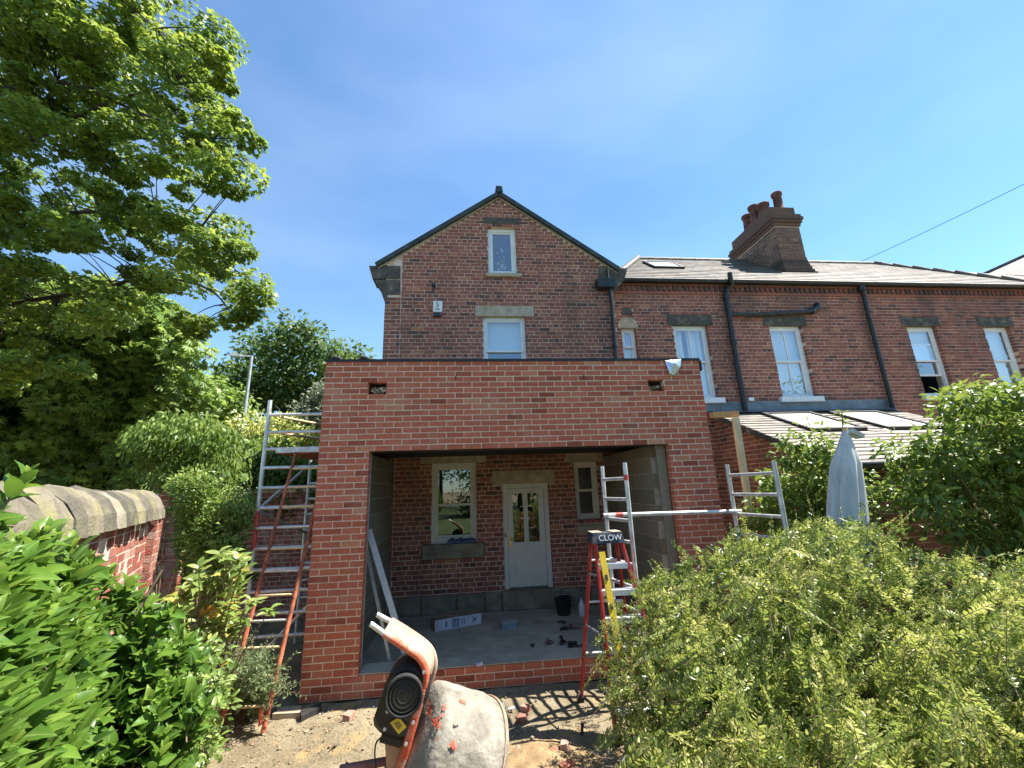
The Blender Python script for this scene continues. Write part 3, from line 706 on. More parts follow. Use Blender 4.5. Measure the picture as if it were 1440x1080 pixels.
# putlog slots
for u, v in ((401.5, 0), (641, 530), (821, 530)):
    if v: c = atY(u, v, -.006); q = MB(); q.box((c.x-.006, -.0065, c.z-.035), (c.x+.006, .02, c.z+.03)); q.build('mortar_slot', M['dark'], ext)

# ================================================================== MAIN HOUSE (gable)
HY = 2.4; HX0, HX1 = .2, 4.93
house = thing('gabled_house', (2.55, HY, 0), 'old dark red brick house with a pointed gable and attic window', 'house')
C_H = .08
w3 = px_rect(685.5, 321, 727.5, 386, HY); w2 = px_rect(679, 443, 741.5, 520, HY)
wg = px_rect(607, 652, 671, 763, HY); wr = px_rect(806, 650, 846, 731, HY); dr = px_rect(706, 681, 779, 827, HY)
def sn(w): return (w[0], w[1], round(w[2]/C_H)*C_H, round(w[3]/C_H)*C_H)
w3, w2 = sn(w3), sn(w2)
dr = (dr[0], dr[0]+.86, .48, dr[3])
APX, APZ = 2.55, atY(703, 280, HY).z
EVZ = atY(850, 376, HY).z
HOUSE_H = 6.56
rake = (APZ-EVZ)/(4.85-APX)
def hclip(z):
    if z < EVZ: return (0, HX1-HX0)
    half = (APZ-.02-z)/rake; return (max(0, APX-half-HX0), min(HX1-HX0, APX+half-HX0))
hh = lambda w: (w[0]-HX0, w[1]-HX0, w[2], w[3])
householes = [hh(w3), hh(w2), hh(wg), hh(wr), hh(dr)]
lint = dict(w3=sn(px_rect(680, 304, 731, 317, HY)), w2=sn(px_rect(668, 425, 751, 442.5, HY)), wg=px_rect(592, 629, 684, 653, HY), wr=px_rect(795, 628, 848, 649, HY), dr=px_rect(692, 661.5, 780.5, 682, HY))
lint['w3'] = (lint['w3'][0], lint['w3'][1], w3[3]+.08, w3[3]+.24); lint['w2'] = (lint['w2'][0], lint['w2'][1], w2[3], w2[3]+.24)
for k, w in (('wg', wg), ('wr', wr), ('dr', dr)): lint[k] = (lint[k][0], lint[k][1], w[3], w[3]+.24)
sills = dict(w3=(w3[0]-.06, w3[1]+.09, w3[2]-.08, w3[2]), wg=(wg[0]-.14, wg[1]+.12, wg[2]-.24, wg[2]), wr=(wr[0]-.02, wr[1]+.08, wr[2]-.24, wr[2]-.08))
for w in list(lint.values())+list(sills.values()): householes.append(hh(w))
STRIP = .32      # straight joint near the left corner
def old_tint(R_):
    t = np.clip(rng.normal(.55, .2, len(R_)), .0, .93); k = rng.random(len(R_))
    t = np.where(k < .07, rng.random(len(R_))*.25, t); return np.where(k > .97, .99, t)
def interior_first(*a): pass
brickwork(house, (HX0+STRIP, HY, 0), (1, 0, 0), (0, -1, 0), HX1-HX0-STRIP, 8.8, M['oldbrick'], C_H, .232, .013,
          [(a-STRIP, b-STRIP, c, d) for a, b, c, d in householes], 'garden', lambda z: (max(0, hclip(z)[0]-STRIP), hclip(z)[1]-STRIP), .1, .006, 300, 'brick', old_tint, wob=.003, jog=.012)
brickwork(house, (HX0, HY, 0), (1, 0, 0), (0, -1, 0), STRIP-.012, atY(545, 416, HY).z, M['oldbrick'], C_H, .232, .013, [], 'stretcher', None, .1, .004, 0, 'brick', old_tint, wob=.003)
gable_top = [(0, EVZ), (HX1-HX0, EVZ), (APX-HX0+.02, APZ-.02), (APX-HX0-.02, APZ-.02)]
# the parts of the gable above the eaves are split round the attic window
core_holes = [grow(h, .006) for h in householes]
wall_core('mortar_body', house, (HX0, HY, 0), (1, 0, 0), (0, -1, 0), HX1-HX0, EVZ, .30, M['oldmortar'], core_holes)
a3, b3 = w3[0]-HX0-.006, w3[1]-HX0+.006
top3 = lint['w3'][3]
def rz(u): x = u+HX0; return APZ-.02-abs(x-APX)*rake
q = MB(); T3 = Vector((0, .30, 0)); O3 = Vector((HX0, HY, 0))
P2 = lambda u, z: O3+Vector((u, 0, z))
q.prism([P2(0, EVZ), P2(a3, EVZ), P2(a3, rz(a3)), P2(0.02, EVZ+.02)], T3)
q.prism([P2(b3, EVZ), P2(HX1-HX0, EVZ), P2(HX1-HX0-.02, EVZ+.02), P2(b3, rz(b3))], T3)
q.prism([P2(a3, w3[3]+.006), P2(b3, w3[3]+.006), P2(b3, rz(b3)), P2(APX-HX0, APZ-.02), P2(a3, rz(a3))], T3)
q.build('gable_mortar', M['oldmortar'], house)
box_part('side_wall', (HX0, HY+.30, 0), (HX0+.3, 9.5, EVZ), M['oldbrick'], house)
box_part('side_wall', (HX1-.3, HY+.30, 0), (HX1, 9.5, EVZ), M['oldbrick'], house)
box_part('rear_wall', (HX0, 9.5, 0), (HX1, 9.8, EVZ+.1), M['oldbrick'], house)
# lintels and sills
stone('lintel', *lint['w3'], HY, .012, .12, M['darkstone'], house); stone('lintel', *lint['w2'], HY, .012, .12, M['stone'], house)
for k in ('wg', 'wr', 'dr'): stone('lintel', *lint[k], HY, .014, .12, M['stone'], house)
stone('sill', *sills['w3'], HY, .06, .12, M['stone'], house); stone('sill', *sills['wg'], HY, .05, .12, M['greystone'], house); stone('sill', *sills['wr'], HY, .05, .12, M['stone'], house)
# windows
window(house, w3[0], w3[1], w3[2], w3[3]-.0, HY, False, 0, .065, 'white', 'glass')
window(house, w2[0], w2[1], w2[2], w2[3]-.0, HY, True, 0, .05, 'white', 'glass', blind='top', rail=.34)
window(house, wg[0], wg[1], wg[2], wg[3], HY, True, 0, .075, 'cream', 'glassdark', rail=.46)
window(house, wr[0], wr[1], wr[2], wr[3], HY, True, 0, .06, 'cream', 'glass', rail=.5)
# patterned frosting on the attic pane: leaf sprigs printed on the glass
q = MB()
for i in range(34):
    a = Vector(((w3[0]+w3[1])/2+random.gauss(0, .055), HY+.108, w3[2]+.14+abs(random.gauss(0, .24))))
    an = random.random()*6.28; d = Vector((math.cos(an), 0, math.sin(an)))*.026; s_ = Vector((-d.z, 0, d.x))*.4
    q.add([a-d, a+s_, a+d, a-s_], [(0, 1, 2, 3)])
q.build('frosted_motif', M['blind'], house)
# door
q = MB(); x0, x1, z0, z1 = dr; y0 = HY+.05
q.box((x0, y0, z0), (x0+.085, y0+.1, z1)); q.box((x1-.085, y0, z0), (x1, y0+.1, z1)); q.box((x0+.085, y0, z1-.08), (x1-.085, y0+.1, z1))
q.build('door_frame', M['cream'], house)
dx0, dx1, dz0, dz1 = x0+.09, x1-.09, z0+.02, z1-.085; yd = y0+.03; gz0 = dz0+.44*(dz1-dz0)
q = MB(); st = .1
q.box((dx0, yd, dz0), (dx0+st, yd+.045, dz1)); q.box((dx1-st, yd, dz0), (dx1, yd+.045, dz1))
q.box((dx0+st, yd, dz1-.09), (dx1-st, yd+.045, dz1)); q.box((dx0+st, yd, gz0-.09), (dx1-st, yd+.045, gz0+.0)); q.box((dx0+st, yd, dz0), (dx1-st, yd+.045, dz0+.17))
xm = (dx0+dx1)/2; q.box((xm-.04, yd, gz0), (xm+.04, yd+.045, dz1-.09))
q.box((dx0+st, yd+.018, dz0+.17), (dx1-st, yd+.035, gz0-.09))
q.box((dx0+st+.05, yd+.008, dz0+.22), (dx1-st-.05, yd+.019, gz0-.14))
door = q.build('door', M['cream'], house)
for a, b in ((dx0+st, xm-.04), (xm+.04, dx1-st)):
    g = MB(); g.add([(a, yd+.02, gz0), (b, yd+.02, gz0), (b, yd+.02, dz1-.09), (a, yd+.02, dz1-.09)], [(0, 1, 2, 3)]); g.build('pane', M['glassdark'], door)
q = MB(); q.box((dx0+.02, yd-.006, gz0-.06), (dx0+.06, yd-.001, gz0+.12)); q.tube([(dx0+.04, yd-.006, gz0+.06), (dx0+.04, yd-.045, gz0+.06), (dx0+.13, yd-.045, gz0+.06)], .009, 8); q.build('door_handle', M['brass'], door)
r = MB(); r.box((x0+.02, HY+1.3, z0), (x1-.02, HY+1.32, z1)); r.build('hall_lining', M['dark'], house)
q = MB()
for za, zb, xa in ((z0+.06, z0+.5, x0+.02),): q.box((x0+.03, y0-.004, z0+.86), (x0+.055, y0-.001, z0+.93))
q.build('latch_plate', M['black'], house)
# plinth stones and step
xs_ = [.5, 1.02, 1.62, 2.10, 2.40]
for a, b in zip(xs_, xs_[1:]): stone('plinth_stone', a+.006, b-.006, .172, .46+random.uniform(-.01, .01), HY, .05, .02, M['greystone'], house, .014)
stone('plinth_stone', 3.42, 3.95, .172, .46, HY, .05, .02, M['greystone'], house, .014); stone('plinth_stone', 3.96, 4.41, .172, .455, HY, .05, .02, M['greystone'], house, .014)
stone('door_step', 2.40, 3.42, .172, .475, HY, .10, .07, M['greystone'], house, .015)
# roof, verge, kneelers, ridge
rd = Vector((4.95-APX, 0, -(4.95-APX)*rake)); 
def roof_side(sx):
    q = MB(); e = APX+sx*(2.52); ze = APZ+.04-2.52*rake
    a, b = Vector((APX, HY-.10, APZ+.04)), Vector((e, HY-.10, ze)); up = Vector((sx*rake, 0, 1)).normalized()*.085
    q.prism([a, b, b+up, a+up], (0, 7.5, 0)); q.build('roof_slope', M['darkverge'], house)
    q = MB(); a2, b2 = a+Vector((0, .07, -.006)), b+Vector((0, .07, -.006)); dn = -up*.24
    q.prism([a2, b2, b2+dn, a2+dn], (0, .10, 0)); q.build('verge_mortar', M['stone'], house)
roof_side(-1); roof_side(1)
q = MB(); q.prism([(APX-.085, HY-.13, APZ+.10), (APX+.085, HY-.13, APZ+.10), (APX+.065, HY-.13, APZ+.235), (APX-.065, HY-.13, APZ+.235)], (0, 7.5, 0)); q.build('ridge_tile', M['darkverge'], house)
P = lambda u, v: atY(u, v, HY)
q = MB(); q.prism([P(u, v)+Vector((0, -.02, 0)) for u, v in ((519, 374.5), (563, 374.5), (563, 392.5), (524, 392.5))], (0, .42, 0)); q.build('kneeler', M['darkstone'], house)
q = MB(); q.prism([P(u, v)+Vector((0, -.015, 0)) for u, v in ((527, 394), (563, 394), (563, 414.5), (545.5, 414.5), (541, 425), (538.5, 418), (534, 404))], (0, .42, 0)); q.build('kneeler', M['darkstone'], house)
q = MB(); q.prism([P(u, v)+Vector((0, -.02, 0)) for u, v in ((841, 376), (882, 378), (878, 393), (868, 404), (862, 408), (843, 396))], (0, .38, 0)); q.build('kneeler', M['darkstone'], house)
# hopper and downpipe on the right of the gable
a = P(857, 412); b = P(866, 508)
q = MB()
q.tube([P(852, 380)+Vector((0, -.09, 0)), P(853.5, 398)+Vector((0, -.10, 0))], .03, 8); 
q.prism([P(835.5, 398)+Vector((0, -.2, 0)), P(861.5, 398)+Vector((0, -.2, 0)), P(860, 409)+Vector((0, -.2, 0)), P(838, 409)+Vector((0, -.2, 0))], (0, .18, 0))
q.tube([P(856, 408)+Vector((0, -.08, 0)), P(857.5, 420)+Vector((0, -.08, 0)), P(864, 500)+Vector((0, -.08, 0)), Vector((P(866, 508).x, HY-.08, EH+.05))], .042, 10)
q.tube([P(862.6, 485)+Vector((0, -.08, 0)), P(863, 489)+Vector((0, -.08, 0))], .055, 10)
q.build('drainpipe', M['black'], house)
# bracket stub on the gable
c = P(610, 403); q = MB(); q.box((c.x-.03, HY-.09, c.z-.02), (c.x+.03, HY-.008, c.z+.03)); q.box((c.x-.012, HY-.07, c.z-.12), (c.x+.012, HY-.045, c.z-.02)); q.build('iron_bracket', M['black'], house)
# alarm box
x0, x1, z0, z1 = px_rect(609.5, 425, 622, 444, HY)
al = thing('alarm_box', ((x0+x1)/2, HY-.01, z0), 'white alarm box with dark base fixed to the brick gable', 'alarm box')
stone('cover', x0, x1, z0+.05, z1, HY-.075, .0, .067, M['white'], al, .012)
box_part('base', (x0+.01, HY-.068, z0-.03), (x1-.01, HY-.009, z0+.046), M['navy'], al)
def text(name, body, size, loc, xdir, nrm, m_, parent, depth=.001):
    cu = bpy.data.curves.new(name, 'FONT'); cu.body = body; cu.size = size; cu.extrude = depth; cu.align_x = 'CENTER'; cu.align_y = 'CENTER'
    t = bpy.data.objects.new(name, cu); COL.objects.link(t)
    dg = bpy.context.evaluated_depsgraph_get(); me = bpy.data.meshes.new_from_object(t.evaluated_get(dg)); bpy.data.objects.remove(t)
    me.materials.clear(); me.materials.append(m_); me.name = name
    o = bpy.data.objects.new(name, me); COL.objects.link(o); adopt(o, parent)
    x = Vector(xdir).normalized(); n = Vector(nrm).normalized(); y = n.cross(x)
    o.matrix_basis = Matrix(((x.x, y.x, n.x, loc[0]), (x.y, y.y, n.y, loc[1]), (x.z, y.z, n.z, loc[2]), (0, 0, 0, 1)))
    return o
text('emblem', '5', .14, ((x0+x1)/2, HY-.077, z1-.095), (1, 0, 0), (0, -1, 0), M['blackprint'], al)
q = MB()
for k in range(2): q.box((x0+.045, HY-.077, z0+.09+.025*k), (x1-.045, HY-.0755, z0+.10+.025*k))
q.build('small_print', M['blackprint'], al)
# blue cloth left on the ground-floor sill
q = MB()
n = 10
for i in range(n):
    t = i/(n-1); cx = wg[0]+.33+t*.42
    q.obox((cx, HY-.0+.02*math.sin(i*2.1), wg[2]+.03+.018*abs(math.sin(i*1.3))), (.035, .012*math.sin(i), .01*math.cos(i*1.7)), (0, .05, .01), (0, 0, .022+.01*math.sin(i*2)))
tag(q.build('cloth', M['bluecloth'], None), 'crumpled dark blue cloth lying on the ground-floor window sill', 'cloth')

# ================================================================== TERRACE WING
WY = 2.8; WX0, WX1 = 4.98, 19.5
wing = thing('terraced_house', (10, WY, 0), 'long two-storey brick terrace wing with slate roof and sash windows', 'house')
EZ = atY(1000, 402, WY).z
wn = [px_rect(874.5, 464, 899.5, 512, WY), px_rect(946, 458, 1008, 558, WY), px_rect(1081, 460, 1149, 559, WY), px_rect(1276, 462, 1341, 556, WY), px_rect(1384, 463, 1445, 556, WY)]
wl = [atY(946, 458, WY), atY(994, 458, WY), atY(1081, 459, WY), atY(1127, 459, WY), atY(1275, 462, WY), atY(1314, 463, WY), atY(1383, 463, WY), atY(1418, 464, WY)]
WIN = []
top = round(wl[0].z/C_H)*C_H; bot = round(atY(1010, 560, WY).z/C_H)*C_H
for i in range(4): WIN.append((wl[2*i].x, wl[2*i+1].x, bot, top))
sm = (atY(873.5, 463, WY).x, atY(893.5, 463, WY).x, atY(899, 506, WY).z-.1, round(atY(880, 463, WY).z/C_H)*C_H)
WIN[2] = (WIN[2][0], WIN[2][1]+.05, bot, top); WIN[3] = (WIN[3][0], WIN[3][1]+.05, bot, top)
LT = [(w[0]-.12, w[1]+.14, w[3], w[3]+.24) for w in WIN]
SL = [(w[0]-.10, w[1]+.10, w[2]-.12, w[2]) for w in WIN]
wh = [(w[0]-WX0, w[1]-WX0, w[2], w[3]) for w in WIN+LT+SL+[sm]]
av = atY(882, 440, WY)
wh.append((av.x-.11-WX0, av.x+.11-WX0, round((av.z-.07)/.08)*.08, round((av.z-.07)/.08)*.08+.16))
brickwork(wing, (WX0, WY, 0), (1, 0, 0), (0, -1, 0), WX1-WX0, EZ-.16, M['oldbrick'], C_H, .232, .013, wh, 'garden', None, .1, .006, 300, 'brick', old_tint, wob=.003, jog=.012, phase=1)
wall_core('mortar_body', wing, (WX0, WY, 0), (1, 0, 0), (0, -1, 0), WX1-WX0, EZ, .30, M['oldmortar'], [grow(h, .006) for h in wh])
box_part('air_brick', (av.x-.105, WY-.002, wh[-1][2]+.005), (av.x+.105, WY+.08, wh[-1][3]-.005), M['darkstone'], wing)
for i, w in enumerate(WIN):
    stone('lintel', *LT[i], WY, .012, .12, M['darkstone'], wing); stone('sill', *SL[i], WY, .09, .12, M['bluewhite'], wing)
    window(wing, *w, WY, True, 1 if i < 2 else 0, .055, 'white', 'glass', blind=['curtain', 'full', 'top', 'full'][i], open_=.42 if i == 2 else 0, recess=.08)
window(wing, *sm, WY, True, 0, .045, 'white', 'glass', blind='full', recess=.08)
q = MB(); n = 10; cxs = (sm[0]+sm[1])/2; r_ = (sm[1]-sm[0])/2+.07
arch = [(cxs-r_, WY-.014, sm[3])]+[(cxs-r_*math.cos(math.pi*i/n), WY-.014, sm[3]+.04+.215*math.sin(math.pi*i/n)) for i in range(n+1)]+[(cxs+r_, WY-.014, sm[3])]
q.prism(arch, (0, .12, 0)); q.build('arched_lintel', M['stone'], wing)
# dentil cornice: bricks on end under the gutter
q = MB(); x = WX0+.02; i = 0
while x < WX1-.1:
    q.box((x, WY-.045, EZ-.15), (x+.085, WY+.05, EZ-.045), random.random()*.4); x += .125
q.build('dentil_course', M['oldbrick'], wing, 'stuff')
q = MB(); q.box((WX0, WY-.03, EZ-.235), (WX1, WY+.02, EZ-.165), .75); q.box((WX0, WY-.07, EZ-.04), (WX1, WY+.05, EZ+.0), .3); q.build('string_course', M['oldbrick'], wing)
# gutter
q = MB(); gy = WY-.14; prof = [(math.cos(a)*.065, math.sin(a)*.065) for a in np.linspace(math.pi, 2*math.pi, 7)]
vs = [(x_, gy+c_, EZ+.06+s_) for x_ in (WX0-.05, WX1) for c_, s_ in prof]
q.add(vs, [(i, i+1, 8+i, 7+i) for i in range(6)]); q.box((WX0-.05, gy+.06, EZ+.002), (WX1, gy+.085, EZ+.07)); q.build('gutter', M['black'], wing)
# roof: front slope with hips, slates as pieces
RP = math.radians(40); RA = 2.15; tp = math.tan(RP); XL, XR = WX0+.10, 16.3
ez = EZ+.07; ey = WY-.16
def roof_pt(x, a, lift=0): return Vector((x, ey+a-lift*math.sin(RP), ez+a*tp+lift*math.cos(RP)))
q = MB()
q.add([roof_pt(XL, 0), roof_pt(XR+3, 0), roof_pt(XR+3, .02), roof_pt(XR-RA, RA), roof_pt(XL+RA*.75, RA)], [(0, 1, 2, 3, 4)])
q.add([roof_pt(XL, 0), roof_pt(XL+RA*.75, RA), Vector((XL, ey+2*RA, ez))], [(0, 1, 2)])
q.add([roof_pt(XL+RA*.75, RA), roof_pt(XR-RA, RA), Vector((XR, ey+2*RA, ez)), Vector((XL, ey+2*RA, ez))], [(0, 1, 2, 3)])
q.build('roof_boarding', M['slate'], wing)
def slate_rows(parent, pt, a0, a1, rows, xl, xr, tw, m_, th=.012, holes=(), objs=False, name='slate', pitch=RP):
    """pt(x, a, lift): point on the slope; a runs up the slope horizontally"""
    ga = (a1-a0)/rows; q = MB(); k = 0
    for r in range(rows):
        a = a0+r*ga; lo, hi = xl(a), xr(a); x = math.floor(lo/tw)*tw+(tw/2 if r % 2 else 0)-tw
        while x < hi:
            p, e = max(x+.003, lo), min(x+tw-.003, hi)
            for (p1, e1) in sub_intervals([(p, e)] if e-p > .03 else [], [(h0, h1) for h0, h1, c, d in holes if c < a+ga*.5 < d]):
                if e1-p1 < .03: continue
                j = random.uniform(-.004, .004); l0, l1 = th+.006+random.uniform(0, .004), .004
                A, B = pt(p1, a+j, l0), pt(e1, a+j, l0); C, D = pt(e1, a+ga*1.25, l1), pt(p1, a+ga*1.25, l1)
                A2, B2 = pt(p1, a+j, l0-th), pt(e1, a+j, l0-th)
                qq = MB() if objs else q
                C2, D2 = pt(e1, a+ga*1.25, -.004), pt(p1, a+ga*1.25, -.004)
                qq.add([A, B, C, D, A2, B2, C2, D2], [(0, 1, 2, 3), (4, 5, 1, 0), (5, 6, 2, 1), (7, 4, 0, 3)], random.random())
                if objs: qq.build(name, m_, parent)
                k += 1
            x += tw
    if not objs: q.build(name+'s', m_, parent, 'stuff')
    return k
sk = (atY(933, 373, 4.0), atY(985, 382, 3.4))
skx0, skx1 = 6.55, 7.35
skh = (skx0-.02, skx1+.02, .95, 1.62)
slate_rows(wing, roof_pt, -.03, RA, 15, lambda a: XL+max(a, 0)*.75, lambda a: XR-max(a, 0)*1.0, .25, M['slate'], holes=[skh])
# ridge and hip tiles
q = MB(); x = XL+RA*.75
while x < XR-RA:
    q.tube([(x, ey+RA, ez+RA*tp-.02), (x+.42, ey+RA, ez+RA*tp-.02)], [.085, .095], 8); x += .43
q.build('ridge_tiles', M['slate'], wing, 'stuff')
q = MB()
for s_, X_, k_ in ((1, XL, .75), (-1, XR, 1.0)):
    for i in range(8):
        a, b = i/8, (i+1)/8; q.tube([roof_pt(X_+s_*k_*RA*a, RA*a, .0), roof_pt(X_+s_*k_*RA*b, RA*b, .03)], [.07, .085], 8)
q.build('hip_tiles', M['slate'], wing, 'stuff')
# open rooflight
q = MB()
def frame_on(q, x0, x1, a0, a1, lift, w, h):
    for (xa, xb, aa, ab) in ((x0, x1, a0, a0+w), (x0, x1, a1-w, a1), (x0, x0+w, a0+w, a1-w), (x1-w, x1, a0+w, a1-w)):
        v = [roof_pt(xa, aa, lift), roof_pt(xb, aa, lift), roof_pt(xb, ab, lift), roof_pt(xa, ab, lift)]
        u_ = [roof_pt(xa, aa, lift+h), roof_pt(xb, aa, lift+h), roof_pt(xb, ab, lift+h), roof_pt(xa, ab, lift+h)]
        q.add(v+u_, [(4, 5, 6, 7), (0, 1, 5, 4), (1, 2, 6, 5), (2, 3, 7, 6), (3, 0, 4, 7)])
frame_on(q, skx0, skx1, .97, 1.60, -.01, .06, .08); rl = q.build('rooflight', M['black'], wing)
q = MB(); q.add([roof_pt(skx0+.05, 1.02, .05), roof_pt(skx1-.05, 1.02, .05), roof_pt(skx1-.05, 1.56, .05), roof_pt(skx0+.05, 1.56, .05)], [(0, 1, 2, 3)]); q.build('blind_pane', M['white'], rl)
# soil pipe with its branch, second downpipe
PW = lambda u, v, o_=.09: atY(u, v, WY)+Vector((0, -o_, 0))
q = MB(); 
q.tube([atY(1026, 384, WY-.2), atY(1028, 398, WY-.2), PW(1024, 405, .16), PW(1018, 412), PW(1018, 420), PW(1021, 440), PW(1034, 520), PW(1045, 578)], .055, 10)
q.tube([PW(1022, 444), PW(1060, 444.5), PW(1132, 440.5), PW(1143, 437)], .045, 10); q.tube([PW(1137, 440, .07), PW(1147, 434, .06), PW(1147.5, 429, .02)], .07, 10)
q.tube([PW(1017.5, 417), PW(1018.3, 423)], .068, 10); q.tube([PW(1028, 482), PW(1028.6, 486)], .068, 10)
q.build('soil_pipe', M['black'], wing)
q = MB(); q.tube([PW(1206, 404, .12), PW(1208.5, 410), PW(1214, 437), PW(1229, 495), PW(1251, 578)], .045, 10); q.tube([PW(1204.8, 405, .1), PW(1207, 412, .1)], .075, 8); q.build('drainpipe', M['black'], wing)
c = PW(1053, 562, .05); q = MB(); q.box((c.x-.06, WY-.09, c.z-.04), (c.x+.06, WY-.007, c.z+.03)); q.build('vent_cover', M['white'], wing)
q = MB(); q.box((WX1-3, WY+.3, 0), (WX1, 7, EZ)); q.box((WX0+.3, 6.6, 0), (WX1-3, 7, EZ)); q.build('rear_wall', M['oldbrick'], wing)
# chimney stack
CY = ey+.85
cl = atY(1104, 381, CY).x; crr = atY(1147, 381, CY).x; cw = crr-cl
CX0, CX1 = atY(1091, 325, CY).x, atY(1124, 322, CY).x
chz = lambda v: atY(1105, v, CY).z
ch = MB(); zb = chz(384); zt = chz(318)
CD = 1.75
ch.box((CX0, CY+.004, zb-.6), (CX1, CY+CD, zt+.02))
stk = ch.build('chimney_stack', M['oldmortar'], wing)
q = MB(); n = 9
for i in range(n):    # stepped base flaring to the right and forward-left
    z0_ = zb-.3+(i)*.085; ex = max(0, (n-i)/n)
    q.box((CX0-.02, CY-.02-.10*ex*ex, z0_), (CX1+.42*ex*ex, CY+CD-.1, z0_+.076), random.random()*.7)
q.build('stepped_base', M['sootbrick'], stk)
def stack_bricks():
    H_ = zt-zb
    for (o, ud, nd, w) in (((CX0, CY, zb), (1, 0, 0), (0, -1, 0), CX1-CX0), ((CX0, CY+CD, zb), (0, -1, 0), (-1, 0, 0), CD)):
        brickwork(stk, o, ud, nd, w, H_, M['sootbrick'], .085, .235, .012, (), 'stretcher', None, .05, .006, 0, 'brick', lambda R_: np.clip(rng.normal(.6, .2, len(R_)), 0, 1), wob=.003)
stack_bricks()
q = MB(); e = [.035, .07, .10, .07]
for i, ee in enumerate(e):
    q.box((CX0-ee, CY-ee, zt-.0+i*.085), (CX1+ee, CY+CD+ee, zt+.082+i*.085), .15+.2*random.random())
q.box((CX0-.02, CY+.02, zt+.34), (CX1+.0, CY+CD-.05, zt+.60), .3)
q.build('corbel', M['sootbrick'], stk)
zc = zt+.58
pots = [(.28, .32, .75), (.28, .80, .62), (.5, .45, .66), (.30, 1.25, .78), (.30, 1.58, .60)]
potpos = [((CX0+CX1)/2+.18, CY+.3, .72, .125), ((CX0+CX1)/2-.02, CY+.62, .50, .10), (CX0+.17, CY+.45, .46, .15), (CX0+.17, CY+.80, .66, .135), (CX0+.17, CY+1.12, .58, .13)]
for x, y, h, r in potpos:
    q = MB(); q.lathe((x, y, zc-.02), (0, 0, 1), [(0, r*1.25), (.08, r*1.2), (.10, r), (h-.12, r*.86), (h-.10, r*1.1), (h-.02, r*1.12), (h, r*.95), (h-.05, r*.7), (h-.3, r*.68)], 14); q.build('chimney_pot', M['terracotta'], stk)

# distant house roof at the far right
fh = thing('neighbouring_house', (30, 14, 0), 'grey slate gable roof rising behind the far end of the terrace', 'house')
A, B, C = atD(1376, 389, 24), atD(1475, 345, 24), atD(1500, 430, 24)
q = MB(); a = atY(1376, 389, 15); b = atY(1500, 333, 15); L_ = b-a
q.prism([a, b, b+Vector((0, 0, -9)), Vector((a.x, a.y, a.z-7))], (0, .3, 0)); q.build('gable_wall', M['oldbrick'], fh)
q = MB(); back = Vector((-0.0, 7, 0)); 
q.build('roof_void', M['slate'], fh) if False else None
sl = atY(1440, 361, 15)-a
def far_pt(x, a_, lift=0):
    return Vector((a.x+a_*sl.x/sl.length*1.0, 15-.2+0*x, a.z+a_*sl.z/sl.length))
def far_roof():
    # roof slope faces left and towards us: a tilted rectangle with slate strips
    ax = (b-a).normalized(); q = MB()
    e0 = a+Vector((0, -.3, 0)); out = Vector((.25, -1.0, -.62)).normalized()
    for i in range(26):
        p0 = e0+out*(i*.22); p1 = p0+ax*9; th = Vector((0, -.01, .02))
        q.add([p0+th, p1+th, p1+out*.24, p0+out*.24], [(0, 1, 2, 3)], random.random())
        q.add([p0+out*.24+th*.0, p1+out*.24, p1+out*.24-th, p0+out*.24-th], [(0, 1, 2, 3)], .1)
    q.build('roof', M['farslate'], fh)
    q = MB(); q.bar(e0+Vector((0, 0, .06)), e0+ax*9+Vector((0, 0, .06)), .2, .12); q.build('verge', M['darkverge'], fh)
far_roof()

# ================================================================== LEAN-TO
LX0, LX1, LYF = 7.0, 11.05, .05
lt = thing('lean_to', (9, 1.2, 0), 'single-storey brick lean-to with tiled roof and two large rooflights', 'outbuilding')
LZT = 3.62; LS = math.tan(math.radians(23.5)); LZ0 = LZT-(WY-LYF)*LS
wall_core('mortar_body', lt, (LX0, LYF, 0), (1, 0, 0), (0, -1, 0), LX1-LX0, LZ0-.05, .1, M['oldmortar'], [])
brickwork(lt, (LX0, LYF, 0), (1, 0, 0), (0, -1, 0), LX1-LX0, LZ0-.06, M['oldbrick'], C_H, .232, .013, [(2.0, 3.3, 0.0, 1.9)], 'stretcher', None, .1, .005, 60, 'brick', old_tint)
q = MB(); q.prism([(LX0+.0, LYF+.1, 0), (LX0+.0, WY-.01, 0), (LX0+.0, WY-.01, LZT-.08), (LX0+.0, LYF+.1, LZ0-.02)], (.1, 0, 0)); q.build('gable_mortar', M['oldmortar'], lt); q = MB(); q.prism([(LX1-.1, LYF+.1, 0), (LX1-.1, WY-.01, 0), (LX1-.1, WY-.01, LZT-.08), (LX1-.1, LYF+.1, LZ0-.02)], (.1, 0, 0)); q.build('gable_mortar', M['oldmortar'], lt)
brickwork(lt, (LX0, WY-.008, 0), (0, -1, 0), (-1, 0, 0), WY-.008-LYF, LZT, M['oldbrick'], C_H, .232, .013, (), 'stretcher',
          lambda z: (0, min(WY-.01-LYF, (LZT-.12-z)/LS)), .1, .005, 230, 'brick', old_tint)
def lpt(x, a, lift=0):
    s_, c_ = math.sin(math.radians(23.5)), math.cos(math.radians(23.5)); return Vector((x, LYF-.18+a-lift*s_, LZT-(WY-(LYF-.18+a))*LS+lift*c_))
AT = WY-LYF+.18
q = MB(); v = [lpt(LX0-.08, 0), lpt(LX1+.08, 0), lpt(LX1+.08, AT-.02), lpt(LX0-.08, AT-.02)]
q.add(v+[p+Vector((0, 0, -.09)) for p in v], [(0, 1, 2, 3), (7, 6, 5, 4), (0, 4, 5, 1), (1, 5, 6, 2), (3, 7, 4, 0), (2, 6, 7, 3)]); q.build('roof_boarding', M['darkstone'], lt)
RL = []
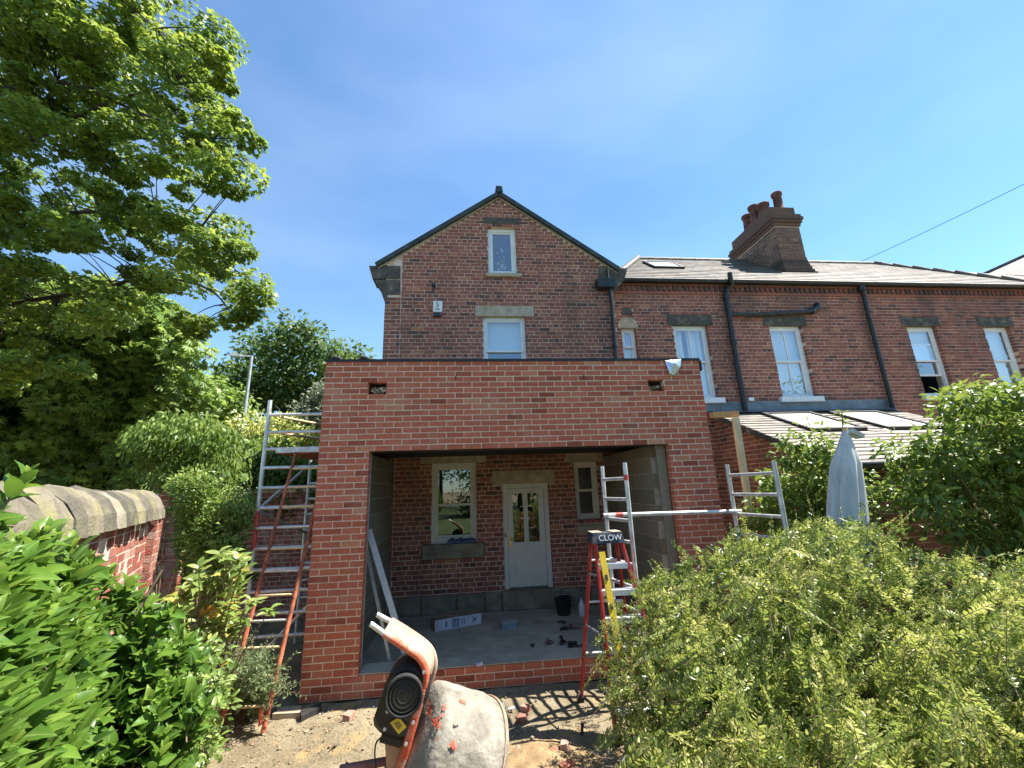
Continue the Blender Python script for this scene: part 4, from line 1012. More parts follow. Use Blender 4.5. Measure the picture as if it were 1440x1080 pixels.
for (ua, va, ub, vb) in ((1078, 588, 1215, 605), (1193, 587, 1296, 603)):
    def onroof(u, v):
        d = ray(u, v); # intersect slope plane
        # z = LZT-(WY-y)*LS
        t = (LZT-WY*LS+CAM[1]*LS-CAM[2])/(d[2]-d[1]*LS); return CAM+d*t
    RL.append((onroof(ua, va), onroof(ub, vb)))
rls = [(7.85, 8.95, 1.45, 2.62), (9.35, 10.45, 1.45, 2.62)]
nt_ = slate_rows(lt, lpt, 0, AT-.03, 19, lambda a: LX0-.09, lambda a: LX1+.09, .30, M['tile'], th=.016, holes=[(r[0], r[1], r[2], r[3]) for r in rls], objs=True, name='roof_tile')
for r in rls:
    q = MB()
    for (xa, xb, aa, ab) in ((r[0], r[1], r[2], r[2]+.07), (r[0], r[1], r[3]-.07, r[3]), (r[0], r[0]+.07, r[2]+.07, r[3]-.07), (r[1]-.07, r[1], r[2]+.07, r[3]-.07)):
        v = [lpt(xa, aa, 0), lpt(xb, aa, 0), lpt(xb, ab, 0), lpt(xa, ab, 0)]; u_ = [lpt(xa, aa, .065), lpt(xb, aa, .065), lpt(xb, ab, .065), lpt(xa, ab, .065)]
        q.add(v+u_, [(4, 5, 6, 7), (0, 1, 5, 4), (1, 2, 6, 5), (2, 3, 7, 6), (3, 0, 4, 7)])
    f = q.build('rooflight', M['black'], lt)
    q = MB(); q.add([lpt(r[0]+.07, r[2]+.07, .055), lpt(r[1]-.07, r[2]+.07, .055), lpt(r[1]-.07, r[3]-.07, .055), lpt(r[0]+.07, r[3]-.07, .055)], [(0, 1, 2, 3)]); q.build('pane', M['glasssky'], f)
    q = MB(); q.add([lpt(r[0]+.07, r[2]+.07, .04), lpt(r[1]-.07, r[2]+.07, .04), lpt(r[1]-.07, r[3]-.07, .04), lpt(r[0]+.07, r[3]-.07, .04)], [(0, 1, 2, 3)]); q.build('blind', M['cream'], f)
q = MB(); q.obox(((LX0+LX1)/2-.2, WY-.02, LZT+.10), ((LX1-LX0)/2+.4, 0, 0), (0, .012, 0), (0, 0, .11)); q.add([(LX0-.1, WY-.03, LZT+.02), (LX1+.05, WY-.03, LZT+.02), (LX1+.05, WY-.3, LZT-.09+.03), (LX0-.1, WY-.3, LZT-.09+.03)], [(0, 1, 2, 3)]); q.build('lead_flashing', M['lead'], lt)
q = MB(); q.tube([(LX0-.05, LYF-.24, LZ0-.08), (LX1+.05, LYF-.24, LZ0-.08)], .055, 8); q.build('gutter', M['black'], lt)
q = MB(); q.prism([lpt(LX0-.10, -.02, -.09), lpt(LX0-.10, AT-.05, -.09), lpt(LX0-.10, AT-.05, .0), lpt(LX0-.10, -.02, .0)], (.03, 0, 0)); q.build('bargeboard', M['darkstone'], lt)
window(lt, LX0+2.02, LX0+3.28, .5, 1.88, LYF, False, 1, .07, 'white', 'glass', blind='full', recess=.02)

# ================================================================== GARDEN WALL (left)
GA, GB = Vector((.25, -4.05, 0)), Vector((-1.62, -.30, 0))
gdir = (GB-GA).normalized(); gn = Vector((gdir.y, -gdir.x, 0)); GL = (GB-GA).length; GH = 2.0
gw = thing('garden_wall', (GA+GB)/2, 'old red brick garden wall topped with rounded lichened stones', 'wall')
brickwork(gw, GA+Vector((0, 0, .06)), gdir, gn, GL, GH-.06, M['wallbrick'], .081, .232, .013, (), 'garden', None, .1, .004, 300, 'brick', lambda R_: np.clip(rng.normal(.5, .22, len(R_)), 0, 1), wob=.006, jog=.02)
q = MB(); q.obox((GA+GB)/2-gn*.15+Vector((0, 0, GH/2)), gdir*GL/2, gn*.15, (0, 0, GH/2)); q.build('mortar_body', M['oldmortar'], gw)
# end pier
pb = GB+gdir*.18
q = MB(); q.obox(pb-gn*.12+Vector((0, 0, GH/2)), gdir*.17, gn*.19, (0, 0, GH/2)); q.build('end_pier', M['oldmortar'], gw)
brickwork(gw, GB+gdir*.01+gn*.07, gdir, gn, .34, GH, M['wallbrick'], .081, .232, .013, (), 'stretcher', None, .05, .004, 0, 'brick')
brickwork(gw, GB+gdir*.01+gn*.07-gdir*.005, -gn, -gdir, .08, GH, M['wallbrick'], .081, .232, .013, (), 'stretcher', None, .05, .004, 0, 'brick')
# coping stones: half-round, rough
def coping(c, L_, r, h):
    n, k = 9, 4; V = []; F = []
    for i in range(k+1):
        s_ = -L_/2+L_*i/k
        for j in range(n):
            a_ = math.pi*j/(n-1); e = 1+random.uniform(-.035, .035)
            edge = .90 if i in (0, k) else 1
            V.append(c+gdir*(s_+random.uniform(-.012, .012))+gn*(math.cos(a_)*r*e*edge)+Vector((0, 0, math.sin(a_)*h*e*edge)))
    for i in range(k):
        for j in range(n-1): F.append((i*n+j, i*n+j+1, (i+1)*n+j+1, (i+1)*n+j))
    F.append(tuple(range(n))); F.append(tuple(range(k*n, k*n+n))[::-1])
    for i in range(k): F.append((i*n, (i+1)*n, (i+1)*n+n-1, i*n+n-1))
    q = MB(); q.add(V, F, random.random(), False); q.build('coping_stone', M['mossstone'], gw)
s_ = -.1
while s_ < GL+.30:
    w_ = random.uniform(.17, .30); coping(GA+gdir*(s_+w_/2)-gn*.13+Vector((0, 0, GH+.0)), w_-.016, .235+random.uniform(-.012, .012), .29+random.uniform(-.022, .022)-(.06 if s_ > GL+.05 else 0)); s_ += w_

# wall in the shade behind the scaffold and the gate pier with its creeper
bw = thing('boundary_wall', (-2.2, 3.4, 0), 'shaded red brick boundary wall behind the tall scaffold frame', 'wall')
brickwork(bw, (-5.2, 3.4, 0), (1, 0, 0), (0, -1, 0), 5.3, 2.3, M['wallbrick'], .081, .232, .012, (), 'garden', None, .1, .004, 220, 'brick', lambda R_: np.clip(rng.normal(.4, .2, len(R_)), 0, .9))
q = MB(); q.box((-5.2, 3.4, 0), (.1, 3.65, 2.32)); q.build('mortar_body', M['oldmortar'], bw)
gp = thing('gate_pier', tuple(atD(246, 760, 6.6)), 'red brick gate pier under a heap of creeper beyond the wall', 'pier')
g0 = atD(248, 690, 6.6)
q = MB(); q.box((g0.x-.21, g0.y+.005, 0), (g0.x+.21, g0.y+.42, g0.z+.35)); q.build('mortar_body', M['oldmortar'], gp)
brickwork(gp, (g0.x-.215, g0.y, 0), (1, 0, 0), (0, -1, 0), .43, g0.z+.35, M['wallbrick'], .081, .232, .012, (), 'stretcher', None, .06, .004, 60, 'brick')
brickwork(gp, (g0.x+.215, g0.y, 0), (0, 1, 0), (1, 0, 0), .42, g0.z+.35, M['wallbrick'], .081, .232, .012, (), 'stretcher', None, .06, .004, 0, 'brick')

# ================================================================== SCAFFOLD TOWERS
def frame_part(root, p, q_, ztop, z0, rungs, r=.0255, rr=.02, redA=None):
    """ladder frame between the feet p and q_ (xy)"""
    fr = bpy.data.objects.new('end_frame', None); COL.objects.link(fr); fr.location = (p[0], p[1], z0); fr.parent = root; fr.matrix_parent_inverse = Matrix.Translation(-wloc(root))
    return fr
tw = thing('scaffold_tower', (4.35, -.65, 0), 'low aluminium scaffold tower of two ladder frames joined by a tube', 'scaffold')
F1 = [(3.57, -.12), (3.68, -.64)]; F2 = [(5.17, -.28), (5.27, -1.0)]
for (pa, pb_), tops in ((F1, (2.43, 2.44)), (F2, (2.40, 2.39))):
    for (x, y), zt_ in zip((pa, pb_), tops):
        q = MB(); q.tube([(x, y, gh(x, y)-.01), (x, y, zt_)], .0255, 12); q.build('post', M['alu'], tw)
        q = MB(); q.tube([(x, y, zt_-.14), (x, y, zt_-.20)], .0275, 12); q.build('collar', M['alured' if (x, y) == F1[1] else 'alu'], tw)
    z = 2.26
    while z > .25:
        q = MB(); q.tube([(pa[0], pa[1]-.02, z), (pb_[0], pb_[1]+.02, z)], .0205, 10); q.build('rung', M['alu'], tw); z -= .235
q = MB(); q.tube([(F1[0][0]-.05, -.17, 1.83), (F2[0][0]+.06, -.33, 1.82)], .025, 12); q.build('brace_tube', M['alu'], tw)
q = MB(); q.tube([(F1[0][0]+.10, -.185, 1.83), (F1[0][0]+.19, -.194, 1.83)], .0265, 12); q.build('red_band', M['alured'], tw)
q = MB(); q.tube([(F1[1][0], -.64, .5), (F2[0][0], -.3, 1.3)], .02, 8); q.build('brace_tube', M['alu'], tw)
for x, y in F1+F2:
    q = MB(); q.tube([(x, y, gh(x, y)-.01), (x, y, gh(x, y)+.05)], .035, 10); q.build('foot_cap', M['rubber'], tw)

# tall tower at the left of the extension
tt = thing('scaffold_tower', (-.5, 1.0, 0), 'tall aluminium scaffold tower squeezed in beside the extension', 'scaffold')
TY0, TY1 = .42, 2.0; tx0, tx1 = atY(380, 563, TY0).x, -.06
zt_ = atY(380, 563, TY0).z
for (x, y, ztp) in ((tx0, TY0, zt_), (tx1, TY0, zt_-.4), (tx0+.02, TY1, zt_-.55), (tx1, TY1, zt_-.35)):
    q = MB(); q.tube([(x, y, 0), (x, y, ztp)], .0265, 12); q.build('post', M['alu'], tt)
q = MB(); q.tube([(tx0, TY0, 1.55), (tx0, TY0, 2.02)], .028, 12); q.build('red_band', M['alured'], tt)
q = MB(); q.tube([(tx0, TY0, 1.22), (tx0, TY0, 1.28)], .034, 12); q.build('clamp', M['rubber'], tt)
for v in (583, 607.5, 631, 657, 685, 713, 741, 769.5, 799.5, 830, 861, 893):
    z = atY(410, v, TY0).z
    q = MB(); q.tube([(tx0, TY0, z), (tx1, TY0, z)], .022, 10); q.build('rung', M['alu'], tt)
    if v > 640:
        q = MB(); q.tube([(tx0+.02, TY1, z+.08), (tx1, TY1, z+.08)], .02, 8); q.build('rung', M['alu'], tt)
zb_ = atY(410, 633, TY0).z
q = MB(); q.box((tx0+.17, TY0-.03, zb_-.045), (tx1+.02, TY1, zb_+.03)); q.build('platform', M['redwood'], tt)
q = MB(); q.box((tx0+.16, TY0-.04, zb_-.035), (tx1+.02, TY0-.033, zb_+.035)); q.build('toe_board', M['alu'], tt)
for va, vb, ya, yb in ((586, 616, TY0, TY1), (609, 640, TY0, TY1)):
    q = MB(); q.tube([tuple(atY(393, va, TY0-.03)), (tx1, TY1, atY(393, va, TY0).z)], .018, 8); q.build('guard_brace', M['timber'], tt)
za = atY(366, 714, TY0).z
q = MB(); q.tube([(tx0+.03, TY0, za), (tx0+.35, TY1, za+.95)], .021, 8); q.build('diagonal_brace', M['alu'], tt)
q = MB(); q.tube([(tx0+.03, TY0, za-.05), (tx1-.02, TY1, za-.8)], .018, 8); q.build('diagonal_brace', M['galv'], tt)
q = MB(); q.tube([(tx0+.1, TY0+.02, .25), (tx1, TY0+.02, .95)], .018, 8); q.build('diagonal_brace', M['alu'], tt)

# red pole ladder leaning on the tower
pl = thing('pole_ladder', tuple(atZ(372, 1030, 0)), 'worn red wooden pole ladder leaning on the tall scaffold', 'ladder')
LB = atZ(370, 1030, 0.0); LB2 = Vector((LB.x-.42, LB.y+.03, 0.0))
LT2 = atY(416.5, 636, .39)
dirv = (LT2-LB2); 
LT1 = LB+dirv
for a, b in ((LB, LT1), (LB2, LT2)):
    q = MB(); q.tube([a, a*.5+b*.5, b], [.024, .022, .019], 10); q.build('rail', M['redwood'], pl)
for i in range(11):
    t = .07+i*.085
    q = MB(); q.tube([LB.lerp(LT1, t), LB2.lerp(LT2, t)], .013, 8); q.build('rung', M['alu' if i in (3, 5, 7) else 'timber'], pl)
q = MB(); q.box((LB.x-.05, LB.y-.01, .06), (LB.x-.028, LB.y+.03, .2)); q.build('foot_plate', M['orange'], pl)

# ================================================================== STEP LADDER
sl_ = thing('step_ladder', (3.35, -.85, 0), 'red fibreglass step ladder with navy cap and silver treads', 'ladder')
YC = -.86
cA, cB = atY(829, 756, YC), atY(873, 753, YC)
zc_ = (cA.z+cB.z)/2; xa, xb = cA.x, cB.x; ctr = (xa+xb)/2
bl = Vector((3.02, -.44, gh(3.02, -.44))); fl_ = Vector((3.12, -1.25, gh(3.12, -1.25)))
br_ = Vector((3.62, -.44, gh(3.62, -.44))); fr_ = Vector((3.70, -1.22, gh(3.7, -1.22)))
ft = [Vector((xa+.035, YC-.05, zc_-.03)), Vector((xb-.03, YC-.05, zc_-.03))]; bt = [Vector((xa+.02, YC+.06, zc_-.05)), Vector((xb-.045, YC+.06, zc_-.05))]
def rail(a, b, w=.026, d=.06, m_='redfg', nm='rail'):
    q = MB(); dv = (b-a).normalized(); side = Vector((1, 0, 0)); side = (side-dv*side.dot(dv)).normalized(); fw_ = dv.cross(side)
    q.obox((a+b)/2, dv*(b-a).length/2, side*w/2*.35, fw_*d/2)
    for s1 in (-1, 1): q.obox((a+b)/2+fw_*s1*(d/2-.004)+side*w*.35, dv*(b-a).length/2, side*w*.5, fw_*.004)
    return q.build(nm, M[m_], sl_)
rail(fl_+Vector((0, 0, .05)), ft[0]); rail(fr_+Vector((0, 0, .05)), ft[1]); rail(bl+Vector((0, 0, .05)), bt[0], .03, .045, 'redfg', 'back_rail'); rail(br_+Vector((0, 0, .05)), bt[1], .03, .045, 'redfg', 'back_rail')
for p_ in (bl, br_, fl_, fr_):
    q = MB(); q.box((p_.x-.03, p_.y-.045, p_.z-.005), (p_.x+.03, p_.y+.045, p_.z+.06)); q.build('foot', M['rubber'], sl_)
nt = 6
for i in range(nt):
    t = .135+i*.145
    a, b = fl_.lerp(ft[0], t), fr_.lerp(ft[1], t)
    q = MB(); q.obox((a+b)/2+Vector((0, .012, 0)), (b-a)/2*.97, (0, .045, 0), (0, 0, .014)); q.obox((a+b)/2+Vector((0, -.031, -.018)), (b-a)/2*.97, (0, .003, 0), (0, 0, .022)); q.build('tread', M['bluewhite'], sl_)
for t in (.30, .62, .88):
    a, b = bl.lerp(bt[0], t), br_.lerp(bt[1], t); q = MB(); q.tube([a, b], .012, 8); q.build('back_bar', M['alu'], sl_)
for t in (.48, .80):
    a, b = fl_.lerp(ft[0], t), bl.lerp(bt[0], t); q = MB(); q.bar(a, b, .006, .022); q.build('spreader', M['galv'], sl_)
q = MB(); q.prism([(xa, YC-.11, zc_-.055), (xb, YC-.11, zc_-.055), (xb-.012, YC-.095, zc_+.045), (xa+.012, YC-.095, zc_+.045)], (0, .20, 0))
cap = q.build('top_cap', M['navy'], sl_)
q = MB(); q.box((xa+.01, YC-.085, zc_+.046), (xa+.12, YC+.09, zc_+.055)); q.box((xb-.12, YC-.085, zc_+.046), (xb-.02, YC+.09, zc_+.055)); q.build('cap_tray', M['stone'], sl_)
nrm = Vector((0, -1, .15)).normalized()
text('lettering', 'CLOW', .082, ((xa+xb)/2+.02, YC-.1055, zc_-.003), (1, 0, 0), nrm, M['whiteprint'], sl_, .0008)
# spirit level standing against the ladder
a = atY(846, 776, YC-.16); b = atY(874, 930, -1.22)
lv = thing('spirit_level', tuple(b), 'yellow spirit level propped against the red step ladder', 'spirit level')
q = MB(); q.bar(a, b, .062, .022, (0, 1, 0)); body = q.build('body', M['yellow'], lv)
for t in (.25, .52, .80):
    q = MB(); c = a.lerp(b, t)+Vector((0, -.014, 0)); d_ = (b-a).normalized()*.024; q.obox(c, d_, (.011, 0, 0), (0, .004, 0)); q.build('vial', M['blackprint'], lv)

# ================================================================== CEMENT MIXER
mx = thing('cement_mixer', (1.75, -2.2, gh(1.75, -2.2)), 'cement-caked mixer drum in an orange frame with black motor', 'cement mixer')
MY = -2.3
pm = lambda u, v, dy=0: atY(u, v, MY+dy)
def dir_img(ang, away):
    c, s__ = math.cos(math.radians(ang)), math.sin(math.radians(ang)); a_ = math.radians(away)
    return Vector((RT*c-UP*s__)*math.cos(a_)+FW*math.sin(a_))
dax = dir_img(33, 14)
dc = pm(583, 1043, .10)
q = MB(); prof = [(-.03, .001), (-.028, .16), (-.015, .27), (.0, .315), (.03, .345), (.10, .358), (.25, .367), (.37, .371), (.43, .370), (.455, .372), (.457, .384), (.475, .384), (.48, .36), (.50, .27), (.50, .255), (.46, .34), (.05, .31)]
fine = []
for (h0, r0), (h1, r1) in zip(prof, prof[1:]):
    n_ = max(1, int(math.hypot(h1-h0, r1-r0)/.02))
    fine += [(h0+(h1-h0)*k/n_, r0+(r1-r0)*k/n_) for k in range(n_)]
fine.append(prof[-1])
q.lathe(dc, dax, fine, 72)
from mathutils import noise as mnoise
for i, v_ in enumerate(q.v):
    p_ = Vector(v_); rad_ = (p_-dc)-dax*(p_-dc).dot(dax)
    a_ = max(0, mnoise.noise(p_*11))*.012+max(0, mnoise.noise(p_*34)-.1)*.012
    q.v[i] = tuple(p_+(rad_.normalized() if rad_.length > .01 else -dax)*a_)
drum = q.build('drum', M['drum'], mx)
q = MB(); ring = [(.453, .378), (.453, .386), (.459, .386), (.459, .378)]; q.lathe(dc, dax, ring, 48); q.build('drum_seam', M['tan'], mx)
# paint patches on the drum: thin flakes following the shell
def drum_pt(t, ang, lift=.0015):
    rr = .36; a0 = dax.orthogonal().normalized(); b0 = dax.cross(a0)
    return dc+dax*t+(a0*math.cos(ang)+b0*math.sin(ang))*(rr+lift)
# handle: two tubes with a folded plate between
A0, A1, A2, A3, A4 = pm(541, 889), pm(587, 925), pm(600, 950), pm(594, 985), pm(560, 1100)
B0, B1, B2 = pm(549, 872, .10), pm(600, 905, .13), pm(612, 945, .13)
ar = pm(541, 889); 
def smooth_path(pts, n=6):
    P_ = [Vector(p) for p in pts]; out = []
    for i in range(len(P_)-1):
        p0, p1, p2, p3 = P_[max(i-1, 0)], P_[i], P_[i+1], P_[min(i+2, len(P_)-1)]
        for k in range(n):
            t = k/n; out.append(.5*((2*p1)+(p2-p0)*t+(2*p0-5*p1+4*p2-p3)*t*t+(3*p1-p0-3*p2+p3)*t**3))
    out.append(P_[-1]); return out
near = smooth_path([pm(540, 891), pm(566, 908), pm(588, 924), pm(597, 938), pm(599, 952), pm(594, 972)], 6)
farp = smooth_path([pm(551, 873, .16), pm(577, 889, .16), pm(600, 906, .16), pm(609, 920, .16), pm(611, 938, .16), pm(604, 962, .16)], 6)
q = MB(); q.tube(near, .023, 10); q.build('handle_tube', M['orange'], mx)
q = MB(); q.tube(farp, .021, 10); q.build('handle_tube', M['pinkplate'], mx)
q = MB(); n_ = len(near)
vs = []; 
for a_, b_ in zip(near, farp): vs += [a_+Vector((.004, 0, .021)), b_+Vector((.004, 0, .021)), a_+Vector((0, 0, .013)), b_+Vector((0, 0, .013))]
fs = []
for i in range(n_-1):
    k = i*4; fs += [(k, k+1, k+5, k+4), (k+2, k+6, k+7, k+3), (k, k+4, k+6, k+2), (k+1, k+3, k+7, k+5)]
fs += [(0, 2, 3, 1), (4*n_-4, 4*n_-3, 4*n_-1, 4*n_-2)]
q.add(vs, fs, .5, False); q.build('handle_plate', M['pinkplate'], mx)
q = MB(); q.tube([pm(543, 893), pm(521, 877)], .017, 10); q.build('handle_end', M['alu'], mx)
q = MB(); q.tube([pm(553, 876, .16), pm(530, 864, .16)], .017, 10); q.build('handle_end', M['alu'], mx)
q = MB(); q.tube([pm(595, 968), pm(589, 990), pm(572, 1050), pm(556, 1100), pm(545, 1140)], [.026, .028, .028, .028, .028], 10); q.build('side_arm', M['orange'], mx)
q = MB(); q.bar(pm(592, 975, -.02), pm(585, 1000, -.02), .045, .01, (0, 1, 0)); q.build('arm_bracket', M['pinkplate'], mx)
# motor housing: a capsule-shaped casing
def capsule(p0, p1, r0, r1, depth, m_, nm, dy):
    a_, b_ = pm(*p0, dy), pm(*p1, dy); d_ = (b_-a_); d_.y = 0; d_.normalize(); s__ = Vector((-d_.z, 0, d_.x)); poly = []
    for i in range(13):
        an = math.pi*i/12; poly.append(a_-d_*math.sin(an)*r0+s__*math.cos(an)*r0)
    for i in range(7):
        an = math.pi*i/6; poly.append(b_+d_*math.sin(an)*r1*.45-s__*math.cos(an)*r1)
    q = MB(); dv = Vector((0, depth, 0)); cen = sum(poly, Vector())/len(poly)
    inner_ = [cen+(p-cen)*.86-dv*.16 for p in poly]; n2 = len(poly)
    q.add(poly+[p+dv for p in poly]+inner_, [(i, i+n2, (i+1) % n2+n2, (i+1) % n2) for i in range(n2)]+[(i, (i+1) % n2, (i+1) % n2+2*n2, i+2*n2) for i in range(n2)]+[tuple(range(2*n2, 3*n2)), tuple(range(2*n2-1, n2-1, -1))])
    return q.build(nm, m_, mx)
capsule((573, 968), (553, 1022), .145, .135, .22, M['motor'], 'motor_casing', .02)
c_ = pm(567, 980, -.075)
q = MB(); ax_ = Vector((.12, -1, .06)); q.lathe(c_+Vector((0, .03, 0)), ax_, [(0, .118), (.03, .118), (.038, .108), (.03, .10), (.022, .098)], 32); q.build('fan_rim', M['rubber'], mx)
q = MB(); q.lathe(c_+Vector((0, .03, 0)), ax_, [(.018, .10), (.026, .07), (.03, .03), (.031, .001)], 28); q.build('fan_cover', M['motor'], mx)
q = MB()
for rr in (.085, .062, .038):
    q.lathe(c_+Vector((0, .03, 0))+ax_.normalized()*.020, ax_, [(.0, rr+.005), (.012, rr+.004), (.012, rr-.004), (.0, rr-.005)], 28)
q.build('fan_grille', M['rubber'], mx, 'stuff')
q = MB()
for (u_, v_, dy_) in ((589, 986, -.04), (581, 1016, -.04), (571, 1046, -.04), (545, 1000, -.06), (541, 1025, -.05), (596, 945, -.035)):
    q.lathe(pm(u_, v_, dy_), (0.1, -1, .1), [(0, .011), (.008, .011), (.008, .001)], 6, smooth=False)
q.build('bolts', M['galv'], mx, 'stuff')
pts = [pm(549, 1015, -.02), pm(561, 1007, -.02), pm(572, 1021, -.02), pm(561, 1031, -.02)]
q = MB(); q.prism([p+Vector((0, -.012, 0)) for p in pts], (0, .01, 0)); yl = q.build('warning_label', M['yellow'], mx)
q = MB()
for t in (.3, .5, .7):
    a_ = pts[0].lerp(pts[3], .2).lerp(pts[1].lerp(pts[2], .2), t); b_ = pts[0].lerp(pts[3], .75).lerp(pts[1].lerp(pts[2], .75), t)
    q.bar(a_+Vector((0, -.014, 0)), b_+Vector((0, -.014, 0)), .004, .002, (0, 1, 0))
q.build('label_print', M['blackprint'], yl)
q = MB(); q.prism([pm(538, 1028, .02), pm(575, 1040, .02), pm(562, 1052, .02), pm(533, 1044, .02)], (0, .16, 0)); q.build('switch_box', M['motor'], mx)
q = MB(); q.prism([pm(541, 1040, .03), pm(568, 1050, .03), pm(556, 1110, .03), pm(545, 1110, .03)], (0, .2, 0)); q.build('lower_panel', M['tan'], mx)
cb = smooth_path([pm(537, 1036, -.0), pm(529, 1045, -.01), pm(527, 1062, -.01), pm(528, 1085, -.0), pm(515, 1110, .02)], 5)
q = MB(); q.tube(cb, .005, 6); q.build('power_cable', M['rubber'], mx)
q = MB(); q.tube([pm(478, 1082, .1), pm(546, 1070, .1)], .024, 10); q.tube([pm(546, 1072, .1), Vector((pm(546, 1072, .1).x, MY+.1, gh(1.3, MY)))], .024, 10); q.build('stand', M['plum'], mx)
gx = gh(1.75, MY)
q = MB(); e0 = pm(556, 1100); e1 = dc+dax*.5
q.tube([e0, Vector((e0.x-.05, MY-.05, gx+.03))], .024, 8); q.tube([Vector((e0.x-.05, MY-.3, gx+.03)), Vector((e0.x-.05, MY+.5, gx+.03))], .024, 8); q.tube([Vector((e0.x-.05, MY+.1, gx+.05)), Vector((1.72, MY+.45, gx+.17))], .024, 8); q.build('stand', M['plum'], mx)
for dy in (.05, .5):
    q = MB(); q.lathe((1.72, MY+dy+.15, gx+.17), (0, 1, 0), [(0, .06), (0, .12), (.015, .17), (.05, .17), (.065, .12), (.065, .06)], 20); q.build('wheel', M['rubber'], mx)
# orange paint flakes showing through the cement on the drum
def flake(u0, v0, pts_):
    pass
def drum_hit(u, v):
    """nearest point of the drum shell along a sight line, for the paint flakes"""
    o_ = np.array(CAM); d_ = ray(u, v); d_ = d_/np.linalg.norm(d_); best = None
    A_ = np.array(dax); C_ = np.array(dc)
    for t in np.arange(2.2, 4.6, .004):
        p_ = o_+d_*t; h = (p_-C_)@A_
        if h < -.03 or h > .45: continue
        rad = np.linalg.norm((p_-C_)-A_*h); lim = np.interp(h, [-.028, -.015, 0, .03, .10, .25, .37], [.16, .27, .315, .345, .358, .367, .371])
        if rad < lim: best = p_-d_*.016; break
    return None if best is None else Vector(best)
q = MB()
strokes = [((606, 985), (603, 1005), 3.5), ((603, 1003), (611, 1014), 4), ((611, 1014), (616, 1022), 3.5), ((625, 990), (622, 1004), 2.2), ((622, 1003), (616, 1020), 2.6), ((649, 983), (652, 987), 3.5), ((637, 1039), (639, 1052), 3), ((634, 1046), (638, 1050), 3.5), ((641, 1014), (643, 1018), 3), ((613, 1030), (615, 1044), 1.6)]
for (p0, p1, w_) in strokes:
    for k in range(9):
        t = random.random(); u_ = p0[0]+(p1[0]-p0[0])*t+random.gauss(0, w_*.45); v_ = p0[1]+(p1[1]-p0[1])*t+random.gauss(0, w_*.45)
        an = random.random()*6.28; poly = []
        for j in range(6):
            rr = w_*random.uniform(.25, .8); h = drum_hit(u_+rr*math.cos(an+j*1.047), v_+rr*1.3*math.sin(an+j*1.047))
            if h is None: break
            poly.append(h)
        if len(poly) == 6: q.add(poly, [tuple(range(6))])
if q.v: q.build('paint_patch', M['orange'], drum, 'stuff')

# ================================================================== THINGS INSIDE THE OPENING
FZ = .17
a, b = atZ(611, 889, FZ), atZ(677, 877, FZ); ud = (b-a); BL = ud.length; ud.normalize(); nd = Vector((ud.y, -ud.x, 0)); bk = -nd
cb_ = thing('cardboard_box', tuple((a+b)/2+bk*.12), 'long white and lilac printed carton lying on the concrete floor', 'box')
hb = .155; dpt = .20
q = MB(); q.obox((a+b)/2+bk*dpt/2+Vector((0, 0, hb/2)), ud*BL/2, bk*dpt/2, (0, 0, hb/2)); q.build('carton', M['browncard'], cb_)
q = MB(); q.obox((a+b)/2-bk*.003+Vector((0, 0, hb/2)), ud*BL/2*.985, bk*.002, (0, 0, hb/2*.96)); q.build('front_panel', M['card'], cb_)
q = MB(); q.obox(a+ud*BL*.47+bk*(dpt+.02)+Vector((0, 0, hb+.015)), ud*BL*.40, bk*.05, (0, 0, .003)); q.obox(a+ud*(BL*.15)+bk*.08+Vector((0, 0, hb+.012)), ud*.09, bk*.07, (.01, 0, .006)); q.build('flap', M['browncard'], cb_)
q = MB(); fp = a-bk*.006
def pr_(s0, s1, z0, z1): q.obox(fp+ud*BL*(s0+s1)/2+Vector((0, 0, hb*(z0+z1)/2)), ud*BL*(s1-s0)/2, bk*.0012, (0, 0, hb*(z1-z0)/2))
pr_(.36, .515, .16, .86)
for s0 in (.22, .245, .555, .61, .80): pr_(s0, s0+.018, .25, .8)
pr_(.84, .875, .35, .68); pr_(.05, .06, .15, .8)
q.build('print', M['bluecloth'], cb_, 'stuff')
q = MB()
for k in range(4):
    s0 = .38+.034*k; q.obox(fp-bk*.002+ud*BL*(s0+.006)+Vector((0, 0, hb*.5)), ud*BL*.006, bk*.0008, (0, 0, hb*(.26 if k % 2 else .3)))
q.build('print_lines', M['card'], cb_)
c = atZ(793, 864, FZ)
bu = thing('bucket', tuple(c), 'black builders bucket standing by the doorstep', 'bucket')
q = MB(); q.lathe(c, (0, 0, 1), [(0, .001), (0, .10), (.01, .105), (.23, .135), (.23, .145), (.245, .145), (.245, .13), (.02, .095), (.02, .001)], 24); q.build('pail', M['rubber'], bu)
q = MB(); q.tube([c+Vector((-.14, 0, .235)), c+Vector((-.1, -.06, .30)), c+Vector((0, -.08, .32)), c+Vector((.1, -.06, .30)), c+Vector((.14, 0, .235))], .005, 6); q.build('handle', M['galv'], bu)
q = MB()
for k in range(5):
    an = k*1.3; q.obox(c+Vector((.06*math.cos(an), .06*math.sin(an), .25)), (.05, .01*k-.02, .02), (0, .012, .01), (0, 0, .03))
q.build('tool_scraps', M['motor'], bu)
c = atZ(819, 866, FZ)
bo = thing('plastic_bottle', tuple(c), 'clear plastic bottle standing on the floor beside the black bucket', 'bottle')
q = MB(); q.lathe(c, (0, 0, 1), [(0, .001), (0, .05), (.02, .055), (.16, .055), (.21, .03), (.235, .018), (.245, .018)], 16); q.build('body', M['clear'], bo)
q = MB(); q.lathe(c, (0, 0, 1), [(.245, .02), (.275, .02), (.275, .001)], 12); q.build('cap', M['blueplastic'], bo)
a, b = atZ(706, 886, FZ), atZ(727, 884, FZ)
tb = thing('plastic_tub', tuple((a+b)/2), 'small blue-grey plastic tub alone in the middle of the floor', 'tub')
